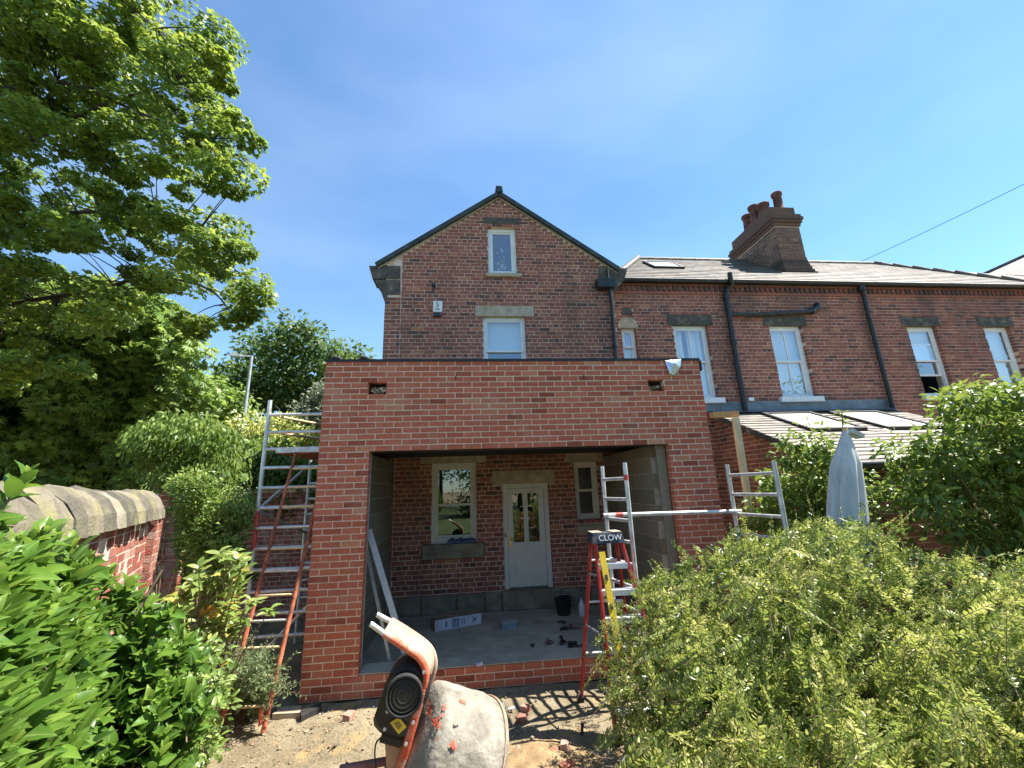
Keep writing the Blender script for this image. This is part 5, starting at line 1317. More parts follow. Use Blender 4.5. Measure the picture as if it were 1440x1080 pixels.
q = MB(); q.box((a.x, a.y, FZ), (b.x, a.y+.14, FZ+.085)); q.build('tub', M['blueplastic'], tb)
q = MB(); q.box((a.x-.006, a.y-.006, FZ+.086), (b.x+.006, a.y+.146, FZ+.10)); q.build('lid', M['galv'], tb)
SCR = ['dark scrap on the floor farthest left of the scattered group near the sill', 'reddish flat scrap on the floor just in front of the black bucket', 'dark scrap on the floor a little below the bucket, left of its neighbour', 'dark scrap on the floor below the bucket, closest to the ladder there', 'dark scrap in the middle of the front group by the ladder', 'reddish-brown scrap beside the ladder leg near the sill', 'largest dark scrap, touching the red ladder leg near the sill', 'tiny dark crumb near the sill, left of all other scraps', 'small dark crumb midway between bucket and front scraps']
for i, (u, v, s) in enumerate(((768, 906, 1.), (793, 877, .8), (796, 886, 1.1), (806, 885, .9), (800, 905, 1.1), (808, 909, 1.), (819, 914, 1.3), (749, 910, .35), (790, 899, .4))):
    c = atZ(u, v, FZ); q = MB()
    for k in range(5):
        an = random.random()*6.28; d = Vector((math.cos(an), math.sin(an), 0))*.05*s; p = c+Vector((random.gauss(0, .04*s), random.gauss(0, .03*s), .012+.006*k))
        q.obox(p, d*random.uniform(.5, 1.1), Vector((-d.y, d.x, 0))*random.uniform(.15, .4), (0, .004, .008))
    o = q.build('scrap', M['motor'] if i % 3 else M['plum'], None); tag(o, SCR[i], 'scrap', 'scraps scattered on the concrete floor')
c = atZ(674, 934, .24); q = MB(); q.obox(c, (.035, .01, 0), (-.008, .02, 0), (0, 0, .012)); q.obox(c+Vector((.02, .0, .012)), (.015, .0, .01), (0, .016, 0), (0, 0, .008)); tag(q.build('mortar_lump', M['card'], None), 'small white lump left on the low brick sill', 'lump')
# two lengths leaning in the left corner
a, b = Vector((.70, .36, FZ+.012)), Vector((.515, .72, 1.86))
a = atZ(549, 944, .242); a.y = max(a.y, .33); a = Vector((atY(550, 935, .36).x, .36, FZ+.01)); tp_ = Vector((.515, .50, atY(519.5, 770, .50).z))
q = MB(); q.bar(a, tp_, .035, .045, (0, 1, 0)); tag(q.build('metal_stud', M['galv'], None), 'thin grey metal length leaning at the left jamb', 'metal stud')
a2 = Vector((atY(573, 935, .42).x, .42, FZ+.01)); tp2 = Vector((.515, .60, atY(521, 745, .6).z))
q = MB(); q.bar(a2, tp2, .075, .03, (0, 1, 0)); tag(q.build('trim_board', M['bluetube'], None), 'wide bluish-white board leaning beside the thin metal length', 'board')

# ================================================================== TIMBER PROP, PARASOL
TPY = -.12
p0, p1 = atY(1034, 588, TPY), atY(1057, 735, TPY)
tpz = thing('timber_prop', (p0.x, TPY, 0), 'pale timber post carrying a short rail off the extension corner', 'timber prop')
q = MB(); q.bar(p0, p1, .08, .055, (0, 1, 0)); q.build('post', M['timber'], tpz)
pq = atY(1062, 725, TPY-.03)
q = MB(); q.bar(Vector((pq.x+.02, TPY-.04, 0)), pq, .09, .06, (0, 1, 0)); q.build('foot_post', M['timberorange'], tpz)
q = MB(); q.bar(atY(1000, 584, TPY+.05), atY(1037, 582, TPY+.05), .08, .075); q.build('rail', M['timberorange'], tpz)
pt_ = atD(1189, 604, 4.35); PX, PYY = pt_.x, pt_.y; g_ = gh(PX, PYY)
pa = thing('parasol', (PX, PYY, g_), 'closed grey canvas parasol standing among the garden shrubs', 'parasol')
ztp = pt_.z; n = 72; rows = []; bt_ = atY(1193, 755, PYY); lean_ = (bt_.x-PX)/(ztp-bt_.z)
for k in range(9):
    t = k/8; z = ztp-.02-t*1.35; r0 = .028+.075*min(1, t*4)+.058*t
    ring = []
    for j in range(n):
        a_ = j*2*math.pi/n; f = 1+.34*(abs(math.sin(4.5*a_+.7*math.sin(t*3)))-.6)*min(1, t*3)+.10*math.sin(11*a_+1.5*t)*min(1, t*2)+.05*math.sin(3*a_+2*t)
        if t > .9: z2 = z+.03*math.sin(8*a_)
        else: z2 = z
        ring.append((PX+math.cos(a_)*r0*f, PYY+math.sin(a_)*r0*f, z2))
    rows.append([(x_+lean_*(ztp-z_), y_, z_) for x_, y_, z_ in ring])
q = MB(); vs = [p for r_ in rows for p in r_]; q.add(vs, [(i*n+j, i*n+(j+1) % n, (i+1)*n+(j+1) % n, (i+1)*n+j) for i in range(8) for j in range(n)], .5, True); q.add(rows[0], [tuple(range(n))])
q.build('canopy', M['canvas'], pa)
q = MB(); q.obox((PX+.07, PYY-.02, ztp-.05), (.07, .01, -.03), (0, .05, 0), (.01, 0, .02)); q.build('top_flap', M['canvas'], pa)
q = MB(); q.tube([(PX+lean_*(ztp-g_), PYY, g_), (PX, PYY, ztp+.02)], .024, 10); q.build('pole', M['timber'], pa)
q = MB(); q.lathe((PX+lean_*(ztp-g_), PYY, g_), (0, 0, 1), [(0, .001), (0, .26), (.05, .26), (.08, .06), (.25, .04)], 20); q.build('base', M['galv'], pa)

# ================================================================== LAMP POST, CABLES
lp = atD(340, 620, 17); lpt_ = atD(354, 501, 17)
la = thing('street_lamp', (lp.x, lp.y, 0), 'slim grey street lamp with flat arm in front of trees', 'street lamp')
q = MB(); q.tube([(lpt_.x, lpt_.y, 0), (lpt_.x, lpt_.y, lpt_.z)], [.09, .06], 10); q.build('column', M['galv'], la)
hd = atD(325, 500, 16.6)
q = MB(); q.bar(lpt_+Vector((0, 0, .0)), hd, .10, .06); q.obox(hd.lerp(lpt_, .25), (lpt_-hd)*.28, (0, .12, 0), (0, 0, .05)); q.build('lantern', M['galv'], la)
q = MB(); p0, p1 = atD(1168, 387, 14), atD(1530, 214, 9); q.tube(bez(p0, p1, -.02, 12), .008, 5); tag(q.build('overhead_cable', M['black'], None), 'thin black cable running from the terrace roof to upper right', 'cable')
q = MB(); p0, p1 = atD(300, 350, 12), atD(520, 545, 12); q.tube(bez(p0, p1, -.02, 12), .006, 5); tag(q.build('overhead_cable', M['black'], None), 'thin dark cable crossing the sky beside the left tree', 'cable')

# ================================================================== GROUND CLUTTER
def ground_brick(u, v, yaw, s=(.105, .05, .032), label='', tilt=0, m_='wallbrick', t=.6, z=.0):
    s = tuple(k*.78 for k in s)
    c = atZ(u, v, .03); c.z = gh(c.x, c.y)+s[2]+z
    R_ = Matrix.Rotation(yaw, 3, 'Z') @ Matrix.Rotation(tilt, 3, 'Y'); q = MB()
    V, F = brick_template(s[0]*2, s[2]*2, s[1]*2, .006); V = V.copy(); V[:,1] -= s[1]; V += rng.normal(0, .004, V.shape)
    q.add([R_ @ Vector(p)+c for p in V], [tuple(f) for f in F]+[(3, 2, 1, 0)], t)
    tag(q.build('loose_brick', M[m_], None), label, 'brick', 'loose bricks on the bare ground')
ground_brick(490, 1016, 1.35, (.06, .05, .042), 'lone orange brick end on the soil left of the mixer', t=.9)
ground_brick(734, 1004, 1.2, (.085, .05, .032), 'red brick in the striped shadow right of the mixer drum', t=.7)
ground_brick(739, 998, .9, (.05, .045, .035), 'small brick piece resting behind the red brick in shadow', t=.5, z=.03)
ground_brick(776, 1062, .3, (.07, .05, .03), 'dark red broken brick in the rubble below the shadow', t=.2)
ground_brick(794, 1056, 1.2, (.045, .04, .055), 'orange brick stub standing upright in the rubble', t=.95)
ground_brick(798, 1083, .5, (.07, .05, .03), 'pinkish brick at the bottom edge of the rubble', t=.8)
# paving slab and black plastic by the corner of the extension
c = atZ(410, 998, .02); q = MB(); z_ = gh(c.x, c.y)
q.prism([atZ(u, v, z_+.05) for u, v in ((383, 1004), (397, 994), (424, 992), (423, 1002))], (0, 0, -.06)); tag(q.build('paving_slab', M['stone'], None), 'pale broken paving slab by the extension corner', 'paving slab')
q = MB(); q.prism([atZ(u, v, z_+.06) for u, v in ((422, 1000), (452, 990), (450, 994), (424, 1007))], (0, 0, -.06)); q.prism([atZ(u, v, z_+.065) for u, v in ((424, 998), (452, 988), (452, 991), (426, 1001))], (0, 0, -.004)); tag(q.build('plastic_offcut', M['rubber'], None), 'black plastic offcut lying against the pale slab', 'offcut')
c = atZ(818, 1030, .03); q = MB(); c.z = gh(c.x, c.y); q.tube([c, c+Vector((.01, 0, .07))], .013, 8); q.tube([c+Vector((.01, 0, .07)), c+Vector((.012, 0, .085))], .016, 8); tag(q.build('peg', M['rubber'], None), 'short dark peg standing in the soil left of the ladder', 'peg')
# pale pink plastic tube by the ladder
a_, b_ = atZ(876, 1066, .1), atZ(898, 1068, .1)
tu = thing('plastic_tube', tuple(atZ(886, 1068, .05)), 'pale pink plastic tube lying by the ladder foot under the bush', 'tube')
for p_ in (a_, b_): p_.z = gh(p_.x, p_.y)+.045
q = MB(); q.tube([a_, b_], .04, 16, caps=False); q.tube([a_, b_], .032, 16, caps=True); q.build('body', M['plasticpink'], tu)
for p_ in (a_, b_):
    q = MB(); d_ = (b_-a_).normalized()*.008; q.tube([p_-d_, p_+d_], .044, 16); q.build('end_ring', M['clear'], tu)
# white wrapper next to the mixer drum
c = atZ(702, 992, .03); c.z = gh(c.x, c.y); q = MB()
for k in range(9): q.obox(c+Vector((random.gauss(0, .05), random.gauss(0, .03), .02+.01*random.random())), (.03, random.uniform(-.02, .02), .012), (0, .02, random.uniform(-.01, .015)), (0, 0, .003))
tag(q.build('wrapper', M['clear'], None), 'crumpled white wrapper on the soil right of the drum', 'wrapper')
# cloudy plastic bag at the bottom left
c = atD(268, 1085, 3.1)
q = MB(); n = 14; rows = []
for k in range(6):
    t = k/5; z = c.z-.05+.20*t; r0 = .10*(1-t)**.7+.006
    rows.append([(c.x+math.cos(j*6.283/n)*r0*(1+.25*math.sin(j*2.3+k)), c.y+math.sin(j*6.283/n)*r0*(1+.2*math.sin(j*3.1+k)), z) for j in range(n)])
q.add([p for r_ in rows for p in r_], [(i*n+j, i*n+(j+1) % n, (i+1)*n+(j+1) % n, (i+1)*n+j) for i in range(5) for j in range(n)], .5, False)
q.tube([(c.x, c.y, gh(c.x, c.y)), (c.x, c.y, c.z-.04)], .05, 8)
tag(q.build('plastic_bag', M['clear'], None), 'cloudy white plastic bag poking up at the foot of the laurel', 'plastic bag')
# rubble: uncountable stones over the bare soil
def rubble():
    n = 11000
    x = rng.uniform(-.6, 4.2, n); y = rng.uniform(-2.6, -.03, n)
    k = np.exp(-(((x-2.45)/.55)**2+((y+1.35)/.35)**2))*1.0+.25+np.exp(-(((x-.6)/.6)**2+((y+.5)/.3)**2))*.5
    keep = rng.random(n) < k; x, y = x[keep], y[keep]; n = len(x)
    s = .003+.012*rng.random(n)**4+np.where(rng.random(n) < .02, .016, 0)
    ico = np.array([(0,0,1),(.89,0,.45),(.28,.85,.45),(-.72,.53,.45),(-.72,-.53,.45),(.28,-.85,.45),(0,0,-.5)])
    F = np.array([(0,1,2),(0,2,3),(0,3,4),(0,4,5),(0,5,1),(6,2,1),(6,3,2),(6,4,3),(6,5,4),(6,1,5)])
    z = np.array([gh(a_, b_) for a_, b_ in zip(x, y)])
    V = ico[None]*s[:,None,None]*rng.uniform(.6, 1.4, (n, 7, 3))
    V = V+np.stack([x, y, z+.2*s], -1)[:,None]
    FF = (F[None]+(np.arange(n)*7)[:,None,None]).reshape(-1, 3)
    link('rubble', np_mesh('rubble', V.reshape(-1, 3), FF, np.repeat(rng.random(n), 10), M['rubble']), None, 'stuff')
rubble()
def sand_heap():
    n = 40; V = []; cx, cy = 2.35, -1.42
    for j in range(n):
        for i in range(n):
            x = cx-.75+1.5*i/(n-1); y = cy-.4+.8*j/(n-1); r2 = ((x-cx)/.48)**2+((y-cy)/.27)**2
            V.append((x, y, gh(x, y)-.012+.085*math.exp(-r2*1.3)*(1+.25*math.sin(x*17)*math.sin(y*23))+random.gauss(0, .0025)))
    F = np.array([(j*n+i, j*n+i+1, (j+1)*n+i+1, (j+1)*n+i) for j in range(n-1) for i in range(n-1)])
    o = link('sand_heap', np_mesh('sand_heap', np.array(V), F, np.full(len(F), .5), M['sand'], True), None, 'stuff'); tag(o, 'low heap of orange building sand right of the mixer drum', 'sand')
M['sand'] = mat('building_sand', [(0, (.19, .125, .065)), (.5, (.27, .185, .10)), (1, (.34, .25, .15))], noise=9, namt=.2, bump=.9, bscale=90, rough=.95, spec=.1)
sand_heap()
def litter():
    q = MB()
    for k in range(420):
        x, y = random.uniform(-.5, 3.2), random.uniform(-1.6, -.08)
        if random.random() > .35+.65*math.exp(-((x-.3)**2+(y+.6)**2)/.5): continue
        an = random.random()*6.28; L_ = random.uniform(.02, .07); z = gh(x, y)+.004
        a = Vector((x, y, z)); b = a+Vector((math.cos(an)*L_, math.sin(an)*L_, random.uniform(0, .012)))
        q.tube([a, b], .0016, 4, random.random())
    q.build('litter', M['twig'], None, 'stuff')
litter()

# ================================================================== TREES AND SHRUBS
def tree_things(name, label, cat, base, poly, d0, d1, nclump, per, R, T, m_, lsize, limbs, tintf=None, group=None, flat=.55, droop=.3, holes=(), extra=None, upw=.9, trunk_r=.25, extra_base=None, connect=True):
    root = thing(name, base, label, cat, group)
    C = sample_outline(poly, nclump, d0, d1, holes)
    if extra is not None: C = np.concatenate([C, np.array([tuple(atD(*e)) for e in extra])])
    Rk = R*(.65+.7*rng.random(len(C)))
    pos, off, k = clump_leaves(C, per, Rk, flat)
    n = len(pos)
    d = unit(off*np.array([1, 1, .5])+rng.normal(0, .45, (n, 3))+np.array([0, 0, -droop]))
    up = unit(rng.normal(0, .42, (n, 3))+np.array([.50, -.32, upw*.75])+off*.5)   # leaves turn to the light
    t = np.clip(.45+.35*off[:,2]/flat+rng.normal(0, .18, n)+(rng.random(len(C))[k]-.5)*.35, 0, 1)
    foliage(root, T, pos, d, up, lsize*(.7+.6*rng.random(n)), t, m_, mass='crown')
    curves = []
    for pts, r0, r1 in limbs:
        P_ = smooth_path(pts, 5); curves.append((P_, [r0+(r1-r0)*i/(len(P_)-1) for i in range(len(P_))]))
    branch_mesh('trunk', curves, M['bark'], root, 9)
    if connect:
        sk_ = np.array([tuple(p) for c_ in curves for p in c_[0]]); tw_ = []
        for c_ in C:
            dd = np.linalg.norm(sk_-c_, axis=1)+np.maximum(0, sk_[:,2]-c_[2])*1.5; j = int(np.argmin(dd)); p_ = Vector(sk_[j]); e_ = Vector(c_)
            if (e_-p_).length < 1.9: tw_.append((bez(p_, e_, .12, 5), [.016, .013, .010, .007, .004]))
        if tw_: branch_mesh('branches', tw_, M['bark'], root, 5)
    return root
maple_poly = [(-420, -260), (200, -260), (232, -120), (244, 0), (262, 35), (298, 62), (322, 92), (318, 125), (335, 160), (355, 192), (340, 225), (332, 258), (300, 262), (318, 300), (345, 345), (368, 400), (366, 430), (345, 445), (322, 440), (290, 405), (240, 395), (205, 425), (170, 470), (110, 520), (40, 545), (-420, 600)]
gaps = [[(64, 204), (120, 210), (124, 232), (78, 235)], [(160, 258), (205, 252), (220, 285), (180, 280)], [(262, 205), (292, 212), (300, 300), (282, 300), (268, 250)], [(130, 345), (155, 335), (160, 370), (140, 375)], [(175, 60), (190, 65), (186, 80)], [(205, 375), (255, 350), (262, 375), (215, 392)]]
mt = atD(-330, 600, 11.5)
A_ = lambda u, v, d: atD(u, v, d)
mlimbs = [([Vector((mt.x, mt.y, 0)), A_(-330, 420, 11.5), A_(-300, 200, 11), A_(-220, -100, 10.5)], .34, .09),
          ([A_(-330, 400, 11.5), A_(-120, 270, 10), A_(0, 212, 9.2), A_(60, 190, 9), A_(150, 145, 8.8), A_(240, 120, 8.6)], .10, .012),
          ([A_(-310, 250, 11), A_(-60, 150, 9.5), A_(80, 115, 9), A_(200, 160, 8.7), A_(300, 195, 8.5)], .08, .01),
          ([A_(-330, 480, 11.5), A_(-60, 330, 10), A_(80, 300, 9.3), A_(220, 310, 8.9), A_(330, 380, 8.6)], .08, .01),
          ([A_(-330, 520, 11.5), A_(-40, 440, 10.2), A_(140, 407, 9.6), A_(205, 388, 9.2), A_(290, 405, 8.8), A_(325, 440, 8.7)], .07, .01),
          ([A_(-290, 180, 11), A_(-40, 20, 9.5), A_(120, -20, 9), A_(220, 40, 8.8)], .08, .01)]
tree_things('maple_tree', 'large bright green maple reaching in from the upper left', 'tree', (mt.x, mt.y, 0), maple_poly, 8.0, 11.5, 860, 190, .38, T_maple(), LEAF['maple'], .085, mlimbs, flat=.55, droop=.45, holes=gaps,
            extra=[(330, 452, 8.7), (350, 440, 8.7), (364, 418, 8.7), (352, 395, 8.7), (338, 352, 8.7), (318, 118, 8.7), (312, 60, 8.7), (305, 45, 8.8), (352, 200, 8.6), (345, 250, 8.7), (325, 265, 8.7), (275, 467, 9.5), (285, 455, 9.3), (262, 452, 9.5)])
ct = atD(60, 700, 16)
ch_poly = [(-300, 400), (40, 380), (120, 400), (190, 405), (240, 440), (268, 480), (285, 525), (288, 556), (262, 585), (232, 602), (215, 650), (235, 700), (-300, 720)]
tree_things('chestnut_tree', 'dark green broad-leaved tree behind the garden wall', 'tree', (ct.x, ct.y, 0), ch_poly, 13.6, 18.0, 560, 110, .72, T_palm(), LEAF['chestnut'], .235,
            [([Vector((ct.x, ct.y, 0)), A_(60, 620, 16), A_(80, 500, 16), A_(100, 430, 16)], .3, .06), ([A_(60, 600, 16), A_(150, 540, 15.5), A_(240, 500, 15)], .12, .02)], flat=.8, droop=.35, connect=False)
hr = atD(60, 690, 20.5)
tree_things('hedge_row', 'dark dense hedge far behind the garden wall under the trees', 'hedge', (hr.x, hr.y, 0), [(-320, 470), (60, 520), (180, 560), (250, 590), (300, 610), (310, 720), (-320, 740)], 19.3, 21.5, 190, 90, 1.35, T_simple(), LEAF['chestnut'], .5,
            [([Vector((hr.x, hr.y, 0)), A_(60, 640, 20.5), A_(70, 560, 20.5)], .2, .05)], flat=.7, droop=.3, connect=False)
# further dark tree filling behind
f1 = atD(400, 700, 24)
far_poly = [(296, 572), (318, 556), (326, 520), (345, 492), (372, 484), (380, 470), (415, 462), (432, 478), (452, 468), (470, 490), (494, 493), (500, 520), (505, 660), (290, 660)]
tree_things('ash_tree', 'rounded mid-green tree behind the street lamp', 'tree', (f1.x, f1.y, 0), far_poly, 19.5, 25, 170, 100, .95, T_simple(), LEAF['far'], .30,
            [([Vector((f1.x, f1.y, 0)), A_(400, 600, 24), A_(410, 500, 23)], .3, .05), ([A_(400, 600, 24), A_(345, 540, 22)], .12, .03), ([A_(402, 590, 24), A_(460, 510, 22)], .12, .03)], flat=.6, droop=.2, connect=True,
            extra=[(410, 458, 20), (440, 468, 20), (352, 486, 20), (330, 512, 20.5), (492, 496, 20.5), (505, 500, 21)])
f2 = atD(300, 700, 18)
tree_things('purple_leaved_tree', 'low dark tree with sky gaps left of the lamp', 'tree', (f2.x, f2.y, 0), [(280, 575), (300, 556), (330, 545), (350, 570), (352, 640), (285, 640)], 16.5, 18.5, 40, 80, .6, T_simple(), LEAF['chestnut'], .2,
            [([Vector((f2.x, f2.y, 0)), A_(312, 640, 18), A_(315, 580, 18)], .15, .04)], flat=.5, droop=.4)

def shrub(name, label, cat, poly, d0, d1, ncl, per, R, T, m_, lsize, base=None, nobj=0, flat=.8, droop=.1, upw=.7, out=1.0, stems=6, stem_r=.012, tint0=.45, group=None, lname='leaf', extra=None, outbias=None, mass='foliage'):
    C = sample_outline(poly, ncl, d0, d1)
    if extra: C = np.concatenate([C, np.array([tuple(atD(*e)) for e in extra])])
    cen = C.mean(0)
    b = Vector((cen[0], cen[1], gh(cen[0], cen[1]))) if base is None else Vector(base)
    root = thing(name, b, label, cat, group)
    pos, off, k = clump_leaves(C, per, R*(.6+.8*rng.random(len(C))), flat)
    n = len(pos)
    ob = np.zeros((n, 3)) if outbias is None else np.array(outbias)[None]
    d = unit(off*out+rng.normal(0, .4, (n, 3))+np.array([0, 0, -droop])+ob); up = unit(rng.normal(0, .4, (n, 3))+np.array([.35, -.28, upw]))
    hgt = (pos[:,2]-pos[:,2].min())/(np.ptp(pos[:,2])+1e-6)
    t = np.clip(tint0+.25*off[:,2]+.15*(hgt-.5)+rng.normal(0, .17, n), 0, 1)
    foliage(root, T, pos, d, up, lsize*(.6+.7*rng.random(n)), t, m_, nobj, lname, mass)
    cv = []
    for c_ in C[rng.permutation(len(C))[:stems]]:
        cv.append((bez(b+Vector((random.gauss(0, .05), random.gauss(0, .05), 0)), Vector(c_), .15, 6), [stem_r, stem_r, stem_r*.9, stem_r*.7, stem_r*.5, stem_r*.3]))
    if cv: branch_mesh('stems', cv, M['twig'], root, 6)
    return root
S4, OV = T_simple(), T_oval()
shrub('creeper', 'hanging pale green creeper heaped over the gate pier', 'creeper', [(203, 612), (240, 590), (290, 592), (318, 610), (334, 640), (330, 672), (310, 690), (270, 668), (235, 672), (205, 650)], 6.0, 7.4, 95, 130, .27, OV, LEAF['creeper'], .085, droop=1.3, upw=.2, out=.7, stems=8, tint0=.5, base=(g0.x, g0.y, 0))
shrub('shrub', 'bright small-leaved bush growing at the end of the garden wall', 'shrub', [(252, 680), (285, 668), (320, 684), (345, 702), (346, 735), (325, 760), (300, 775), (262, 790), (254, 740)], 5.0, 5.7, 85, 120, .16, S4, LEAF['shrub'], .05, stems=10, tint0=.6)
shrub('ivy', 'dark ivy covering the boundary wall behind the scaffold', 'ivy', [(318, 655), (350, 632), (450, 640), (455, 705), (420, 712), (390, 720), (345, 715), (335, 720)], 8.2, 8.9, 70, 110, .3, S4, LEAF['creeper'], .12, droop=.6, stems=6, tint0=.35)
shrub('golden_shrub', 'yellow-green shrub seen above the boundary wall', 'shrub', [(330, 606), (365, 590), (440, 596), (455, 640), (400, 660), (335, 650)], 9.5, 10.8, 60, 110, .35, S4, LEAF['box'], .11, stems=6, tint0=.72)
shrub('grey_shrub', 'grey-green shrub peeping out at the extension corner', 'shrub', [(425, 560), (450, 540), (480, 545), (480, 600), (420, 600)], 10.5, 11.5, 36, 120, .33, S4, LEAF['grey'], .10, stems=5, tint0=.5)
shrub('wall_plant', 'dark leafy plant filling the corner below the pier', 'shrub', [(258, 745), (300, 730), (350, 760), (340, 830), (270, 830)], 4.9, 5.6, 40, 80, .18, S4, LEAF['chestnut'], .07, stems=6, tint0=.4)
# rosette shrub
def rosette_shrub():
    tips = []
    poly = [(255, 800), (290, 775), (335, 778), (345, 800), (345, 835), (330, 880), (300, 930), (255, 900), (240, 830)]
    tips += [Vector(p) for p in sample_outline(poly, 52, 3.4, 4.1)]
    tips += [atD(u, v, d) for u, v, d in ((310, 777, 3.8), (328, 780, 3.8), (355, 845, 3.7), (380, 858, 3.7), (328, 800, 3.8), (300, 812, 3.8), (332, 822, 3.7), (345, 870, 3.6), (270, 860, 3.7))]
    cen = sum(tips, Vector())/len(tips); b = Vector((cen.x, cen.y, gh(cen.x, cen.y)))
    root = thing('rhododendron', b, 'leggy shrub with pale rosettes of leaves beside the red pole ladder', 'shrub')
    pos, d, up, sz, t, cv = [], [], [], [], [], []
    for tp in tips:
        ax = (tp-b).normalized()*.5+Vector((random.gauss(0, .35), random.gauss(0, .35)-.3, .7)); ax.normalize(); a0 = ax.orthogonal().normalized(); b0 = ax.cross(a0); n = random.randint(8, 12)
        for i in range(n):
            an = i*2.4; r = random.uniform(.35, .9); dd = (a0*math.cos(an)+b0*math.sin(an))*(1-.3*r)+ax*(r-.35)
            pos.append(tp-ax*.02*i*.4); d.append(dd); up.append(ax); sz.append(random.uniform(.085, .135)); t.append(min(.93, max(0, random.gauss(.66, .2))))
        cv.append((bez(b+Vector((random.gauss(0, .06), random.gauss(0, .06), 0)), tp, .12, 6), [.012, .011, .009, .007, .005, .004]))
    for k in range(22):   # a few yellowed leaves
        c = atD(300+random.gauss(0, 7), 858+random.gauss(0, 4), 3.55); pos.append(c); d.append(Vector((random.gauss(0, .6), -.3, random.uniform(-1, 0)))); up.append(Vector((0, -1, .4))); sz.append(.07); t.append(1.0)
    f = lambda a_: np.array([tuple(x) for x in a_])
    foliage(root, OV, f(pos), f(d), f(up), np.array(sz), np.array(t), LEAF['rhodo'], 160, 'leaf')
    branch_mesh('stems', cv, M['twig'], root, 5)
    q = MB(); q.tube(smooth_path([atD(303, 915, 3.6), atD(325, 900, 3.6), atD(345, 882, 3.6), atD(352, 872, 3.65)], 4), .006, 6); q.build('bare_twig', M['timber'], root)
rosette_shrub()
# rosemary: needle sprigs
def rosemary():
    b = atZ(345, 1003, .0); b.z = gh(b.x, b.y)
    root = thing('rosemary', b, 'feathery grey-green rosemary bush at the foot of the pole ladder', 'shrub')
    pos, d, up, sz, t, cv = [], [], [], [], [], []
    for s_ in range(430):
        tip = atD(random.gauss(346, 27), random.gauss(952, 27), random.uniform(3.9, 4.5))
        if s_ < 16: tip = atD(random.uniform(385, 402), random.uniform(905, 945), 4.5)
        if 16 < s_ < 40: tip = atD(random.uniform(312, 345), random.uniform(870, 915), 4.4)
        tip.z = max(tip.z, b.z+.04)
        p0 = b+Vector((random.gauss(0, .10), random.gauss(0, .08), .02)); path = bez(p0, tip, .22, 7); cv.append((path, [.002]*6+[.001]))
        for i in range(34):
            u_ = .3+.7*random.random(); j = min(5, int(u_*6)); p = path[j].lerp(path[j+1], u_*6-j); ax = (path[j+1]-path[j]).normalized()
            o = ax.orthogonal(); an = random.random()*6.28; dd = ax*.8+(o*math.cos(an)+ax.cross(o)*math.sin(an))*.8
            pos.append(p); d.append(dd); up.append(Vector((random.gauss(0, 1), random.gauss(0, 1), 1))); sz.append(random.uniform(.03, .055)); t.append(min(1, max(0, random.gauss(.6, .2))))
    V, F = S4; Tn = (V*np.array([1, .42, 1]), F); f = lambda a_: np.array([tuple(x) for x in a_])
    foliage(root, Tn, f(pos), f(d), f(up), np.array(sz), np.array(t), LEAF['needle'], mass='foliage'); branch_mesh('stems', cv, M['twig'], root, 4)
rosemary()
